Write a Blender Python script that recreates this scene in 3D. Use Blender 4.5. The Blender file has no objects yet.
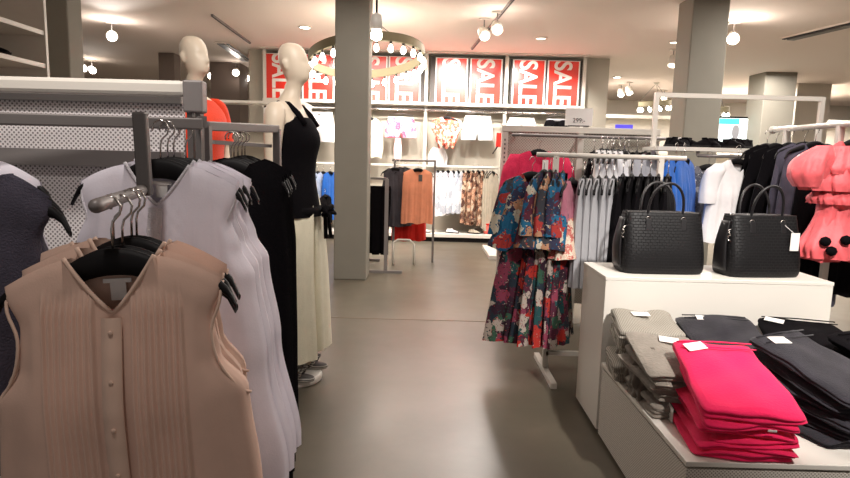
import bpy, math, random
from mathutils import Matrix, Vector, Euler
random.seed(7)
PI = math.pi
C = bpy.context.scene.collection
S = bpy.context.scene

# ------------------------------------------------------------------ camera, world, light
FPX, PITCH, ROLL, CAMZ = 600.0, math.radians(7.7), math.radians(1.5), 1.45
cam = bpy.data.cameras.new('camera'); cam.sensor_width = 36; cam.lens = FPX/850*36
cam.clip_start = .05; cam.clip_end = 100
co = bpy.data.objects.new('camera', cam); C.objects.link(co)
R = Matrix.Rotation(PI/2-PITCH, 4, 'X') @ Matrix.Rotation(ROLL, 4, 'Z')
co.matrix_world = Matrix.Translation((0, 0, CAMZ)) @ R
S.camera = co
def at(px, py, Y):
    d = R.to_3x3() @ Vector(((px-425)/FPX, -(py-239)/FPX, -1))
    k = Y/d.y
    return Vector((d.x*k, Y, CAMZ+d.z*k))
S.view_settings.view_transform = 'Standard'; S.view_settings.look = 'None'
S.view_settings.gamma = 1; S.view_settings.use_curve_mapping = False
S.view_settings.exposure = 0.0
w = bpy.data.worlds.new('world'); S.world = w; w.use_nodes = True
w.node_tree.nodes['Background'].inputs[0].default_value = (1, .89, .84, 1)
w.node_tree.nodes['Background'].inputs[1].default_value = .24
CEIL = 3.28
def spot(name, loc, aim, power, size=100, blend=.6, col=(1, .93, .87), rad=.06):
    l = bpy.data.lights.new(name, 'SPOT'); l.energy = power; l.spot_size = math.radians(size)
    l.spot_blend = blend; l.color = col; l.shadow_soft_size = rad
    o = bpy.data.objects.new(name, l); C.objects.link(o); o.location = loc
    o.rotation_euler = (Vector(aim)-Vector(loc)).to_track_quat('-Z', 'Y').to_euler()
    return o
def ceiling_area(loc, sx, sy, power, col=(1, .92, .85)):  # added fill light under the ceiling, belongs to no fixture
    l = bpy.data.lights.new('ceiling_fill', 'AREA'); l.shape = 'RECTANGLE'; l.size = sx; l.size_y = sy
    l.energy = power; l.color = col
    o = bpy.data.objects.new('ceiling_fill', l); C.objects.link(o); o.location = loc
    return o
for a in ((0, 5.5, 55), (0, 9.2, 120), (5, 6, 200), (5.5, 11, 240), (8.5, 14.5, 420), (3, 14, 260), (-6.5, 13, 90), (-5, 8.5, 50), (1.9, 2.6, 34)):
    ceiling_area((a[0], a[1], CEIL-.06), 2.6 if a[0] != 1.9 else 1.2, 1.6 if a[0] != 1.9 else .8, a[2])

# ------------------------------------------------------------------ materials
MATS = {}
def srgb(c): return tuple((x/255/12.92 if x/255 <= .04045 else ((x/255+.055)/1.055)**2.4) for x in c)
def base(name):
    m = bpy.data.materials.new(name); m.use_nodes = True
    n = m.node_tree.nodes; b = n['Principled BSDF']
    return m, n, m.node_tree.links, b
def mat(name, c, rough=.8, metal=0, bump=0, bscale=60, var=.0, vscale=8, sheen=0, emit=0, trans=0, spec=.5, coat=0):
    if name in MATS: return MATS[name]
    m, n, L, b = base(name); col = srgb(c)
    b.inputs['Base Color'].default_value = (*col, 1); b.inputs['Roughness'].default_value = rough
    b.inputs['Metallic'].default_value = metal; b.inputs['Specular IOR Level'].default_value = spec
    if coat: b.inputs['Coat Weight'].default_value = coat; b.inputs['Coat Roughness'].default_value = .12
    if sheen: b.inputs['Sheen Weight'].default_value = sheen
    if trans: b.inputs['Transmission Weight'].default_value = trans
    if emit:
        b.inputs['Emission Color'].default_value = (*col, 1); b.inputs['Emission Strength'].default_value = emit
    tc = n.new('ShaderNodeTexCoord')
    if var:
        t = n.new('ShaderNodeTexNoise'); t.inputs['Scale'].default_value = vscale; t.inputs['Detail'].default_value = 5
        L.new(tc.outputs['Object'], t.inputs['Vector'])
        r = n.new('ShaderNodeValToRGB')
        r.color_ramp.elements[0].color = (*[x*(1-var) for x in col], 1); r.color_ramp.elements[0].position = .3
        r.color_ramp.elements[1].color = (*[min(1, x*(1+var)) for x in col], 1); r.color_ramp.elements[1].position = .7
        L.new(t.outputs['Fac'], r.inputs['Fac']); L.new(r.outputs['Color'], b.inputs['Base Color'])
    if bump:
        t = n.new('ShaderNodeTexNoise'); t.inputs['Scale'].default_value = bscale; t.inputs['Detail'].default_value = 4
        L.new(tc.outputs['Object'], t.inputs['Vector'])
        u = n.new('ShaderNodeBump'); u.inputs['Strength'].default_value = bump; u.inputs['Distance'].default_value = .01
        L.new(t.outputs['Fac'], u.inputs['Height']); L.new(u.outputs['Normal'], b.inputs['Normal'])
    MATS[name] = m; return m
def fabric(name, c, var=.12, bump=.35, bscale=140, rough=.9):
    return mat(name, c, rough, bump=bump, bscale=bscale, var=var, vscale=14, sheen=.15, spec=.2)
def patch_mat(name, cols, scale=16, dark=.0):
    """printed cloth: coloured patches with small flowers"""
    if name in MATS: return MATS[name]
    m, n, L, b = base(name); b.inputs['Roughness'].default_value = .85; b.inputs['Specular IOR Level'].default_value = .25
    tc = n.new('ShaderNodeTexCoord')
    nz = n.new('ShaderNodeTexNoise'); nz.inputs['Scale'].default_value = scale*1.6; nz.inputs['Detail'].default_value = 4
    L.new(tc.outputs['Object'], nz.inputs['Vector'])
    mx = n.new('ShaderNodeMix'); mx.data_type = 'VECTOR'; mx.inputs[0].default_value = .09
    L.new(tc.outputs['Object'], mx.inputs[4]); L.new(nz.outputs['Color'], mx.inputs[5])
    oi = n.new('ShaderNodeObjectInfo'); ad = n.new('ShaderNodeVectorMath'); ad.operation = 'MULTIPLY_ADD'
    L.new(oi.outputs['Random'], ad.inputs[0]); ad.inputs[1].default_value = (7, 5, 9); L.new(mx.outputs[1], ad.inputs[2])
    def vor(sc):
        v = n.new('ShaderNodeTexVoronoi'); v.inputs['Scale'].default_value = sc
        L.new(ad.outputs[0], v.inputs['Vector'])
        s = n.new('ShaderNodeSeparateColor'); L.new(v.outputs['Color'], s.inputs[0]); return v, s
    def ramp(src, cl):
        r = n.new('ShaderNodeValToRGB'); r.color_ramp.interpolation = 'CONSTANT'
        e = r.color_ramp.elements
        while len(e) > 1: e.remove(e[-1])
        e[0].position = 0; e[0].color = (*srgb(cl[0]), 1)
        for i, c in enumerate(cl[1:], 1):
            x = e.new(i/len(cl)); x.color = (*srgb(c), 1)
        L.new(src, r.inputs['Fac']); return r
    v1, s1 = vor(scale); r1 = ramp(s1.outputs[0], cols)
    v2, s2 = vor(scale*4.5); r2 = ramp(s2.outputs[1], cols[::-1])
    th = n.new('ShaderNodeMath'); th.operation = 'LESS_THAN'; th.inputs[1].default_value = .30
    L.new(v2.outputs['Distance'], th.inputs[0])
    mm = n.new('ShaderNodeMix'); mm.data_type = 'RGBA'
    L.new(th.outputs[0], mm.inputs[0]); L.new(r1.outputs[0], mm.inputs[6]); L.new(r2.outputs[0], mm.inputs[7])
    L.new(mm.outputs[2], b.inputs['Base Color'])
    MATS[name] = m; return m
def perf_mat(name, c, hole, scale=70, rough=.5):
    """sheet metal with rows of small round holes"""
    if name in MATS: return MATS[name]
    m, n, L, b = base(name); b.inputs['Roughness'].default_value = rough
    tc = n.new('ShaderNodeTexCoord'); sp = n.new('ShaderNodeSeparateXYZ'); L.new(tc.outputs['Object'], sp.inputs[0])
    def M(op, a, bb):
        x = n.new('ShaderNodeMath'); x.operation = op
        for i, q in enumerate((a, bb)):
            if q is None: continue
            if isinstance(q, (int, float)): x.inputs[i].default_value = q
            else: L.new(q, x.inputs[i])
        return x.outputs[0]
    h = M('ADD', sp.outputs['X'], sp.outputs['Y'])
    def row(off):
        a = M('SINE', M('ADD', M('MULTIPLY', h, scale*PI), off), None); bq = M('SINE', M('ADD', M('MULTIPLY', sp.outputs['Z'], scale*PI), off), None)
        return M('MULTIPLY', M('MULTIPLY', a, a), M('MULTIPLY', bq, bq))
    d = M('MAXIMUM', row(0), row(PI/2))
    g = M('GREATER_THAN', d, .62)
    mm = n.new('ShaderNodeMix'); mm.data_type = 'RGBA'
    L.new(g, mm.inputs[0]); mm.inputs[6].default_value = (*srgb(c), 1); mm.inputs[7].default_value = (*srgb(hole), 1)
    L.new(mm.outputs[2], b.inputs['Base Color'])
    MATS[name] = m; return m
def stripe_mat(name, c1, c2, scale, axis='X'):
    if name in MATS: return MATS[name]
    m, n, L, b = base(name); b.inputs['Roughness'].default_value = .9
    tc = n.new('ShaderNodeTexCoord'); wv = n.new('ShaderNodeTexWave'); wv.bands_direction = axis
    wv.inputs['Scale'].default_value = scale; wv.inputs['Distortion'].default_value = 1.2
    L.new(tc.outputs['Object'], wv.inputs['Vector'])
    r = n.new('ShaderNodeValToRGB'); r.color_ramp.elements[0].color = (*srgb(c1), 1); r.color_ramp.elements[1].color = (*srgb(c2), 1)
    r.color_ramp.elements[0].position = .35; r.color_ramp.elements[1].position = .65
    L.new(wv.outputs['Fac'], r.inputs['Fac']); L.new(r.outputs['Color'], b.inputs['Base Color'])
    MATS[name] = m; return m
def croc_mat():
    m, n, L, b = base('croc'); b.inputs['Base Color'].default_value = (*srgb((16, 15, 17)), 1); b.inputs['Roughness'].default_value = .5; b.inputs['Specular IOR Level'].default_value = .3
    tc = n.new('ShaderNodeTexCoord'); mp = n.new('ShaderNodeMapping'); mp.inputs['Rotation'].default_value = (PI/2, 0, 0)
    L.new(tc.outputs['Object'], mp.inputs['Vector'])
    br = n.new('ShaderNodeTexBrick'); br.inputs['Scale'].default_value = 22; br.inputs['Mortar Size'].default_value = .035; br.inputs['Mortar Smooth'].default_value = 1
    br.inputs['Brick Width'].default_value = .55; br.inputs['Row Height'].default_value = .34
    L.new(mp.outputs['Vector'], br.inputs['Vector'])
    u = n.new('ShaderNodeBump'); u.inputs['Strength'].default_value = .6; u.inputs['Distance'].default_value = .004; u.invert = True
    L.new(br.outputs['Fac'], u.inputs['Height']); L.new(u.outputs['Normal'], b.inputs['Normal'])
    return m
def floor_mat():
    m, n, L, b = base('polished_concrete')
    tc = n.new('ShaderNodeTexCoord')
    a = n.new('ShaderNodeTexNoise'); a.inputs['Scale'].default_value = .7; a.inputs['Detail'].default_value = 8; a.inputs['Roughness'].default_value = .65
    L.new(tc.outputs['Object'], a.inputs['Vector'])
    r = n.new('ShaderNodeValToRGB'); e = r.color_ramp.elements
    e[0].position = .3; e[0].color = (*srgb((90, 84, 72)), 1); e[1].position = .72; e[1].color = (*srgb((114, 106, 92)), 1)
    L.new(a.outputs['Fac'], r.inputs['Fac']); L.new(r.outputs['Color'], b.inputs['Base Color'])
    q = n.new('ShaderNodeTexNoise'); q.inputs['Scale'].default_value = 2.5; q.inputs['Detail'].default_value = 6
    L.new(tc.outputs['Object'], q.inputs['Vector'])
    mr = n.new('ShaderNodeMapRange'); mr.inputs[3].default_value = .27; mr.inputs[4].default_value = .42
    L.new(q.outputs['Fac'], mr.inputs[0]); L.new(mr.outputs[0], b.inputs['Roughness'])
    u = n.new('ShaderNodeBump'); u.inputs['Strength'].default_value = .06; u.inputs['Distance'].default_value = .02
    L.new(q.outputs['Fac'], u.inputs['Height']); L.new(u.outputs['Normal'], b.inputs['Normal'])
    return m
M_floor = floor_mat()
M_ceil = mat('ceiling_paint', (236, 222, 212), .9)
M_wall = mat('wall_paint', (205, 198, 186), .85)
M_panel = mat('back_panel', (176, 170, 156), .6)
M_dwall = mat('dark_wall_paint', (122, 108, 100), .9)  # even brown tone, darker than the other wall paint
M_col = mat('column_paint', (136, 132, 121), .75, var=.04, vscale=3)
M_white = mat('white_lacquer', (226, 221, 212), .45)
M_wmetal = mat('white_metal', (222, 216, 206), .35)
M_grey = mat('grey_metal', (138, 132, 130), .45, .25)
M_dgrey = mat('dark_grey_metal', (104, 100, 98), .42, .5)
M_chrome = mat('chrome', (205, 200, 196), .18, 1)
M_black = mat('black_plastic', (16, 14, 16), .6, spec=.25)
M_dark = mat('dark_trim', (62, 56, 52), .6)
M_perf = perf_mat('perforated_grey', (232, 226, 226), (120, 112, 114), 62)
M_perfw = perf_mat('perforated_white', (222, 216, 206), (150, 140, 130), 75)
M_perfg = perf_mat('perforated_gondola', (206, 200, 188), (160, 152, 140), 40)
M_man = mat('mannequin_shell', (222, 206, 184), .45, var=.03)
M_bulb = mat('bulb_glow', (255, 246, 226), .5, emit=14)
M_lampface = mat('lamp_glow', (255, 244, 226), .5, emit=22)
M_dim = mat('dim_lamp_glow', (255, 236, 214), .5, emit=4)
M_tag = mat('paper_tag', (238, 234, 230), .6)
M_red = mat('poster_red', (226, 52, 38), .28, coat=.5)
M_pwhite = mat('poster_white', (240, 236, 230), .28, coat=.5)
M_brass = mat('brushed_brass', (138, 130, 104), .6, .3)
F_cream = fabric('cream_crepe', (222, 188, 170), .05, .07, 300)
F_cream2 = fabric('cream_crepe_trim', (224, 193, 174), .04, .06, 300)
F_whiteb = fabric('white_voile', (236, 230, 240), .04, .08, 200)
F_whited = fabric('white_embroidery', (236, 232, 238), .05, .6, 260)
F_black = mat('black_cloth', (12, 10, 13), .95, bump=.3, bscale=140, spec=.1)
F_char = fabric('charcoal_cloth', (66, 62, 68), .15, .3)
F_denim = fabric('dark_denim', (82, 78, 92), .2, .5, 260)
F_ivory = fabric('ivory_wool', (226, 220, 196), .05, .3)
F_pink = fabric('raspberry_knit', (226, 52, 92), .1, .6, 90)
F_hot = fabric('hot_pink_cotton', (236, 36, 92), .05, .25, 120)
F_coral = mat('coral_satin', (238, 100, 106), .55, bump=.9, bscale=16, var=.03, sheen=.2)
F_peach = fabric('coral_peach', (244, 160, 124), .05, .2)
F_grey = fabric('light_grey_cotton', (176, 176, 180), .06, .3)
F_gknit = stripe_mat('grey_rib_knit', (128, 122, 112), (172, 166, 154), 42)
F_gpile = fabric('taupe_rib', (142, 134, 124), .14, .6, 70)
F_jean = fabric('washed_black_denim', (44, 42, 48), .28, .4, 160)
F_white = fabric('white_cotton', (240, 238, 238), .04, .25)
F_blue = fabric('royal_blue_cloth', (32, 92, 176), .1, .3)
F_tan = fabric('tan_linen', (186, 176, 158), .08, .3)
F_red = fabric('red_cloth', (206, 40, 32), .08, .3)
F_orange = fabric('orange_red_cloth', (236, 70, 40), .08, .3)
F_lblue = fabric('pale_blue_denim', (168, 182, 206), .2, .4, 60)
F_flo_top = patch_mat('floral_print_bodice', [(36, 100, 134), (196, 188, 170), (48, 48, 70), (166, 56, 52), (28, 84, 120), (90, 40, 56), (176, 130, 100), (36, 96, 130), (60, 60, 66)], 11)
F_flo_skirt = patch_mat('floral_print_skirt', [(50, 28, 42), (170, 48, 40), (32, 72, 74), (170, 156, 146), (76, 30, 48), (36, 46, 56), (130, 56, 76), (52, 84, 66), (44, 26, 36)], 14)
F_flo_cream = patch_mat('floral_print_cream', [(226, 206, 184), (206, 120, 110), (232, 220, 200), (190, 90, 86)], 30)
F_flo_coral = patch_mat('floral_print_coral', [(226, 104, 76), (240, 200, 176), (206, 70, 60), (240, 230, 214)], 22)
F_flo_brown = patch_mat('floral_print_brown', [(120, 84, 66), (214, 196, 172), (90, 60, 52), (196, 150, 122)], 18)
F_camo = patch_mat('abstract_print_white', [(236, 236, 238), (226, 226, 232), (190, 196, 206), (240, 238, 236)], 9)
M_croc = croc_mat()
M_strap = mat('black_leather', (26, 24, 26), .4)

# ------------------------------------------------------------------ mesh helpers
class MB:
    def __init__(s): s.v = []; s.f = []
    def add(s, v, f):
        k = len(s.v); s.v += [tuple(p) for p in v]; s.f += [tuple(i+k for i in q) for q in f]; return s
    def box(s, c, d, rot=None, taper=1):
        hx, hy, hz = d[0]/2, d[1]/2, d[2]/2
        v = [Vector((x*hx*(taper if z > 0 else 1), y*hy*(taper if z > 0 else 1), z*hz)) for z in (-1, 1) for y in (-1, 1) for x in (-1, 1)]
        if rot: m = Euler(rot).to_matrix(); v = [m @ p for p in v]
        v = [p+Vector(c) for p in v]
        return s.add(v, [(0, 2, 3, 1), (4, 5, 7, 6), (0, 1, 5, 4), (2, 6, 7, 3), (0, 4, 6, 2), (1, 3, 7, 5)])
    def tube(s, pts, r, seg=12, cap=True):
        pts = [Vector(p) for p in pts]; n = len(pts); v = []; f = []
        rr = r if isinstance(r, (list, tuple)) else [r]*n
        up = None
        for i, p in enumerate(pts):
            t = (pts[min(i+1, n-1)]-pts[max(i-1, 0)]).normalized()
            if up is None: up = Vector((0, 0, 1)) if abs(t.z) < .9 else Vector((1, 0, 0))
            a = t.cross(up).normalized(); up = a.cross(t).normalized()
            for j in range(seg):
                q = 2*PI*j/seg; v.append(p+a*math.cos(q)*rr[i]+up*math.sin(q)*rr[i])
        for i in range(n-1):
            for j in range(seg):
                j2 = (j+1) % seg; f.append((i*seg+j, i*seg+j2, (i+1)*seg+j2, (i+1)*seg+j))
        if cap: f.append(tuple(range(seg))[::-1]); f.append(tuple((n-1)*seg+j for j in range(seg)))
        return s.add(v, f)
    def bar(s, a, b, wd, ht=None):
        """square section bar from a to b"""
        ht = ht or wd; a, b = Vector(a), Vector(b); t = (b-a).normalized()
        up = Vector((0, 0, 1)) if abs(t.z) < .9 else Vector((0, 1, 0))
        x = t.cross(up).normalized(); u = x.cross(t)
        v = [p+x*i*wd/2+u*j*ht/2 for p in (a, b) for i, j in ((-1, -1), (1, -1), (1, 1), (-1, 1))]
        return s.add(v, [(0, 3, 2, 1), (4, 5, 6, 7), (0, 1, 5, 4), (1, 2, 6, 5), (2, 3, 7, 6), (3, 0, 4, 7)])
    def loft(s, rings, seg=28, fold=None, cap=(True, True), p=2.0):
        """rings: (z, cx, cy, rx, ry) horizontal superellipse sections, fold(theta, t)->extra radius factor"""
        v = []; f = []; n = len(rings)
        for i, (z, cx, cy, rx, ry) in enumerate(rings):
            for j in range(seg):
                q = 2*PI*j/seg; c, d = math.cos(q), math.sin(q)
                k = (abs(c)**p+abs(d)**p)**(-1/p)
                if fold: k *= 1+fold(q, i/(n-1))
                v.append((cx+rx*c*k, cy+ry*d*k, z))
        for i in range(n-1):
            for j in range(seg):
                j2 = (j+1) % seg; f.append((i*seg+j, i*seg+j2, (i+1)*seg+j2, (i+1)*seg+j))
        if cap[0]: f.append(tuple(range(seg))[::-1])
        if cap[1]: f.append(tuple((n-1)*seg+j for j in range(seg)))
        return s.add(v, f)
    def lathe(s, prof, seg=20, c=(0, 0, 0)):
        return s.loft([(c[2]+z, c[0], c[1], r, r) for r, z in prof], seg)
    def grid(s, pts):
        a, b = len(pts), len(pts[0])
        return s.add([p for r in pts for p in r], [(i*b+j, i*b+j+1, (i+1)*b+j+1, (i+1)*b+j) for i in range(a-1) for j in range(b-1)])
    def build(s, name, m, parent=None, smooth=False, bevel=0, label=None):
        me = bpy.data.meshes.new(name); me.from_pydata(s.v, [], s.f); me.update()
        if smooth:
            for q in me.polygons: q.use_smooth = True
        me.materials.append(m); o = bpy.data.objects.new(name, me); C.objects.link(o)
        if parent: o.parent = parent
        if bevel:
            md = o.modifiers.new('bevel', 'BEVEL'); md.width = bevel; md.segments = 2
        if label: o['label'] = label
        return o
def interp(rings, n):
    """smooth resampling of ring tuples by first value order"""
    out = []
    N = len(rings)-1
    for i in range(n+1):
        t = i/n*N; k = min(int(t), N-1); u = t-k
        p0, p1, p2, p3 = rings[max(k-1, 0)], rings[k], rings[k+1], rings[min(k+2, N)]
        out.append(tuple(.5*(2*b+(c-a)*u+(2*a-5*b+4*c-d)*u*u+(3*b-a-3*c+d)*u**3) for a, b, c, d in zip(p0, p1, p2, p3)))
    return out
def tag(o, label=None, cat=None, group=None, kind=None):
    if label: o['label'] = label
    if cat: o['category'] = cat
    if group: o['group'] = group
    if kind: o['kind'] = kind
    return o
def thing(name, label, cat, loc=(0, 0, 0), rot=(0, 0, 0), group=None):
    o = bpy.data.objects.new(name, None); C.objects.link(o); o.empty_display_size = .05
    o.location = loc; o.rotation_euler = rot
    return tag(o, label, cat, group)
def dup(o, loc=None, rot=None, label=None, group=None, scale=None, parent=None):
    c = o.copy(); C.objects.link(c)
    if parent: c.parent = parent
    if loc is not None: c.location = loc
    if rot is not None: c.rotation_euler = rot
    if scale is not None: c.scale = scale
    if label: c['label'] = label
    if group: c['group'] = group
    for ch in list(o.children): dup(ch, parent=c)
    return c
def struct(name, mb, m, bevel=0): return tag(mb.build(name, m, bevel=bevel), kind='structure')
ORD = ['first', 'second', 'third', 'fourth', 'fifth', 'sixth', 'seventh', 'eighth', 'ninth', 'tenth', 'eleventh', 'twelfth', 'thirteenth', 'fourteenth']

# ------------------------------------------------------------------ the shell
XL, XR, YB, YF = -9.0, 13.0, 18.0, -2.5
struct('floor', MB().box(((XL+XR)/2, (YB+YF)/2, -.05), (XR-XL, YB-YF, .1)), M_floor)
struct('ceiling', MB().box(((XL+XR)/2, (YB+YF)/2, CEIL+.05), (XR-XL, YB-YF, .1)), M_ceil)
struct('wall_left', MB().box((XL-.05, (YB+YF)/2, CEIL/2), (.1, YB-YF, CEIL)), M_dwall)
struct('wall_right', MB().box((XR+.05, (YB+YF)/2, CEIL/2), (.1, YB-YF, CEIL)), M_dwall)
struct('wall_back', MB().box(((XL+XR)/2, YB+.05, CEIL/2), (XR-XL, .1, CEIL)), M_wall)
BW = 11.0   # face of the sale wall
xl = at(250, 150, BW).x; xr = at(604, 150, BW).x
struct('wall_sale', MB().box(((xl+xr)/2, BW+.35, CEIL/2), (xr-xl, .7, CEIL)), M_panel)
struct('floor_joint', MB().box((0, at(425, 325, 1).y*0+ 1.45*600/165, .0015), (4.6, .02, .003)), mat('joint', (120, 108, 92), .4))
# columns
def column(px, Y, wd, m=M_col, name='column'):
    x = at(px, 150, Y).x
    o = struct('column', MB().box((x, Y+wd/2, CEIL/2), (wd, wd, CEIL)), m, .012); return o
column(351, 6.95, .385)
column(699.5, 6.8, .40)
column(62, 5.3, .22, M_col)
column(169, 11.6, .3, M_dwall)
column(226, 12.6, .6, M_dwall)
column(774, 12.0, .62, M_col)
column(808, 13.5, .75, M_wall)

# ------------------------------------------------------------------ ceiling fittings
def vent(loc, rz, ln, label):
    t = thing('ceiling_vent', label, 'air vent', loc, (0, 0, rz))
    MB().box((0, 0, -.012), (ln, .26, .02)).build('frame', M_ceil, t, bevel=.004)
    MB().box((0, -.085, -.026), (ln*.98, .045, .012)).build('slot', M_black, t)
    MB().box((0, .03, -.028), (ln*.98, .12, .012)).build('grille', M_dgrey, t)
a = at(800, 35, 1); 
def onceil(px, py):
    d = at(px, py, 1)-Vector((0, 0, CAMZ)); k = (CEIL-CAMZ)/d.z; return Vector((0, 0, CAMZ))+d*k
p, q = onceil(788, 38), onceil(872, 18)
vent((p+q)/2, math.atan2(q.y-p.y, q.x-p.x), (q-p).length, 'long slotted air vent in the ceiling at upper right')
p, q = onceil(222, 42), onceil(247, 60)
vent((p+q)/2, math.atan2(q.y-p.y, q.x-p.x), (q-p).length, 'long slotted air vent in the ceiling beyond the mannequins')
def track(p, q, label):
    t = thing('light_track', label, 'light track', (p+q)/2, (0, 0, math.atan2(q.y-p.y, q.x-p.x)))
    L = (q-p).length
    MB().box((0, 0, -.016), (L, .032, .03)).build('rail', M_grey, t)
    MB().box((0, 0, -.0325), (L*.99, .012, .004)).build('groove', M_black, t)
    return t
track(onceil(518, -8), onceil(472, 48), 'grey ceiling light track right of the ring chandelier')
track(onceil(212, 14), onceil(250, 42), 'grey ceiling light track above the mannequin in black')
def spotlamp(pos, aim, label, face=M_lampface, r=.055, drop=None, light=0, size=70, group=None):
    """lamp head at pos, aimed at aim, hung from the ceiling"""
    t = thing('spotlight', label, 'spotlight', (pos[0], pos[1], CEIL), group=group)
    h = CEIL-pos[2]
    MB().box((0, 0, -.012), (.14, .04, .022)).build('mount', M_wmetal, t, bevel=.003)
    MB().tube([(0, 0, -.02), (0, 0, -h+.05)], .009, 8).build('stem', M_grey, t)
    d = (Vector(aim)-Vector(pos)).normalized(); qn = d.to_track_quat('-Z', 'Y')
    hd = MB().lathe([(r*.55, .11), (r*.9, .09), (r, .02), (r, -.06), (r*.92, -.062)], 20).build('lamp_head', M_wmetal, t, True)
    hd.location = (0, 0, -h); hd.rotation_mode = 'QUATERNION'; hd.rotation_quaternion = qn
    fc = MB().lathe([(r*.85, -.066), (r*.85, -.07), (r*.3, -.074)], 20).build('lamp_face', face, hd, True)
    if light:
        s = spot('spot_beam', Vector(pos)+d*.1, aim, light, size)
        l = bpy.data.lights.new('lamp_spill', 'POINT'); l.energy = light*.10; l.shadow_soft_size = .08; l.color = (1, .88, .78)
        o = bpy.data.objects.new('lamp_spill', l); C.objects.link(o); o.location = Vector(pos)+d*.13
    return t
sp = [  # px, py, Y, aim, light, label
 (112, 36, 5.6, (-1.3, 2.2, 1.2), 150, 'bright tilted spotlight under the ceiling at upper left'),
 (83, 68, 8.0, (-3.0, 6.6, 1), 25, 'left spotlight of the small pair near the left column'),
 (92, 70, 8.3, (-2.0, 6.8, 1), 25, 'right spotlight of the small pair near the left column'),
 (236, 72, 8.6, (-2.6, 7, 1), 30, 'small spotlight beyond the left mannequin head'),
 (247, 77, 9.6, (-3, 10, 1), 30, 'small far spotlight left of the mannequin in black'),
 (211, 76, 9.0, (-4, 10, 1), 0, 'small spotlight just right of the left mannequin face'),
 (484, 34, 6.6, (1.2, 5.3, 1.0), 60, 'grey spotlight on the track right of the ring chandelier'),
 (497, 28, 6.1, (.9, 3.9, .9), 60, 'nearest spotlight on the track right of the ring chandelier'),
 (597, 97, 14, (4, 13, 0), 0, 'bright round spotlight at the end of the sale wall'),
 (621, 93, 13, (4, 12, 0), 40, 'left spotlight of the bright pair right of the sale wall'),
 (629, 91, 13.3, (5, 12, 0), 40, 'right spotlight of the bright pair right of the sale wall'),
 (733, 38, 5.4, (1.6, 3.0, .8), 260, 'bright round spotlight right of the right column'),
 (673, 62, 8, (3, 9, 0), 0, 'grey spotlight left of the right column'),
 (755, 112, 12, (6, 11, 0), 0, 'small low spotlight right of the display screen'),
 (826, 112, 11, (7, 10, 0), 0, 'small spotlight at the right edge beyond the pink top'),
 (664, 98, 13.6, (5, 12, 0), 0, 'tiny spotlight between the white frame post and column'),
]
for px, py, Y, aim, li, lb in sp:
    fc = M_dim if 'grey' in lb or 'nearest' in lb else M_lampface
    zt_ = CEIL-.20; u_ = at(px, py, 1).z-CAMZ; Yn = (zt_-CAMZ)/u_
    Yn = min(Yn, 16.3)
    if True: Y = Yn if at(px, py, Yn).x > XL+.4 else Y
    spotlamp(at(px, py, Y), aim if li or fc is M_dim else (0, 0, 1.4), lb, fc, light=li, r=.055 if Y < 6 else .075)
for i, (px, py) in enumerate(((305, 27), (541, 38), (617, 77), (675, 42))):
    pc = onceil(px, py)
    t = thing('recessed_downlight', ['recessed downlight above the ring chandelier, left of the pillar', 'round recessed downlight in mid ceiling above the sale posters', 'small oval recessed downlight right of the sale wall', 'recessed downlight by the left edge of the right column'][i], 'downlight', pc)
    MB().lathe([(.10, 0), (.10, -.012), (.075, -.014), (.072, 0)], 24).build('trim_ring', M_wmetal, t, True)
    MB().lathe([(.07, -.002), (.07, -.010), (.02, -.012)], 24).build('lens', M_lampface if i in (0, 2) else M_dim, t, True)
spot('spot_beam', (1.5, .5, 3.15), (1.75, 3.06, .72), 720, 46, .8, (1, .94, .88))  # this and the next spots: added fill, no lamp head, brighten displays and mannequins
spot('spot_beam', (2.3, 3.3, 3.15), (2.5, 4.9, 1.3), 150, 85, .8)
spot('spot_beam', (-.5, .5, 3.15), (-.75, 1.5, 1.25), 56, 62, .9)
spot('spot_beam', (-.9, 1.2, 3.15), (-1.3, 2.1, 1.5), 150, 60, .9)
spot('spot_beam', (-.5, 1.9, 3.15), (-1.1, 3.9, 1.7), 190, 50, .8)
spot('spot_beam', (.6, 2.2, 3.15), (.85, 4.0, 1.1), 60, 60, .8)
# wall washers for the posters
for i, px in enumerate((318, 355, 398, 455, 484, 527, 565)):
    pw = at(px, 60, 9.7); pw.z = 3.12
    tx = at(px, 88, BW)
    spot('wall_wash', pw, (tx.x, BW, 2.5 if px in (455, 318, 527) else 2.1), 110 if px < 400 else 200, 62, .9)
for px in (340, 410, 470):
    pw = at(px, 60, 8.9); spot('wall_wash', (pw.x, 8.9, 3.15), (pw.x, BW, 1.3), 200, 80, .8)

# pendant spotlight in front of the ring
pp = at(376.5, 26, 3.6)
t = thing('pendant_lamp', 'small white pendant lamp hanging beside the pillar top', 'lamp', (pp.x, pp.y, CEIL))
h = CEIL-pp.z
MB().tube([(0, 0, 0), (0, 0, -h+.05)], .006, 8).build('cord', M_black, t)
MB().lathe([(.015, -h+.07), (.03, -h+.06), (.035, -h+.02), (.034, -h-.02)], 20).build('lamp_shade', M_wmetal, t, True)
MB().lathe([(.022, -h-.02), (.034, -h-.045), (.03, -h-.07), (.008, -h-.082)], 20).build('bulb', M_lampface, t, True)

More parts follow.
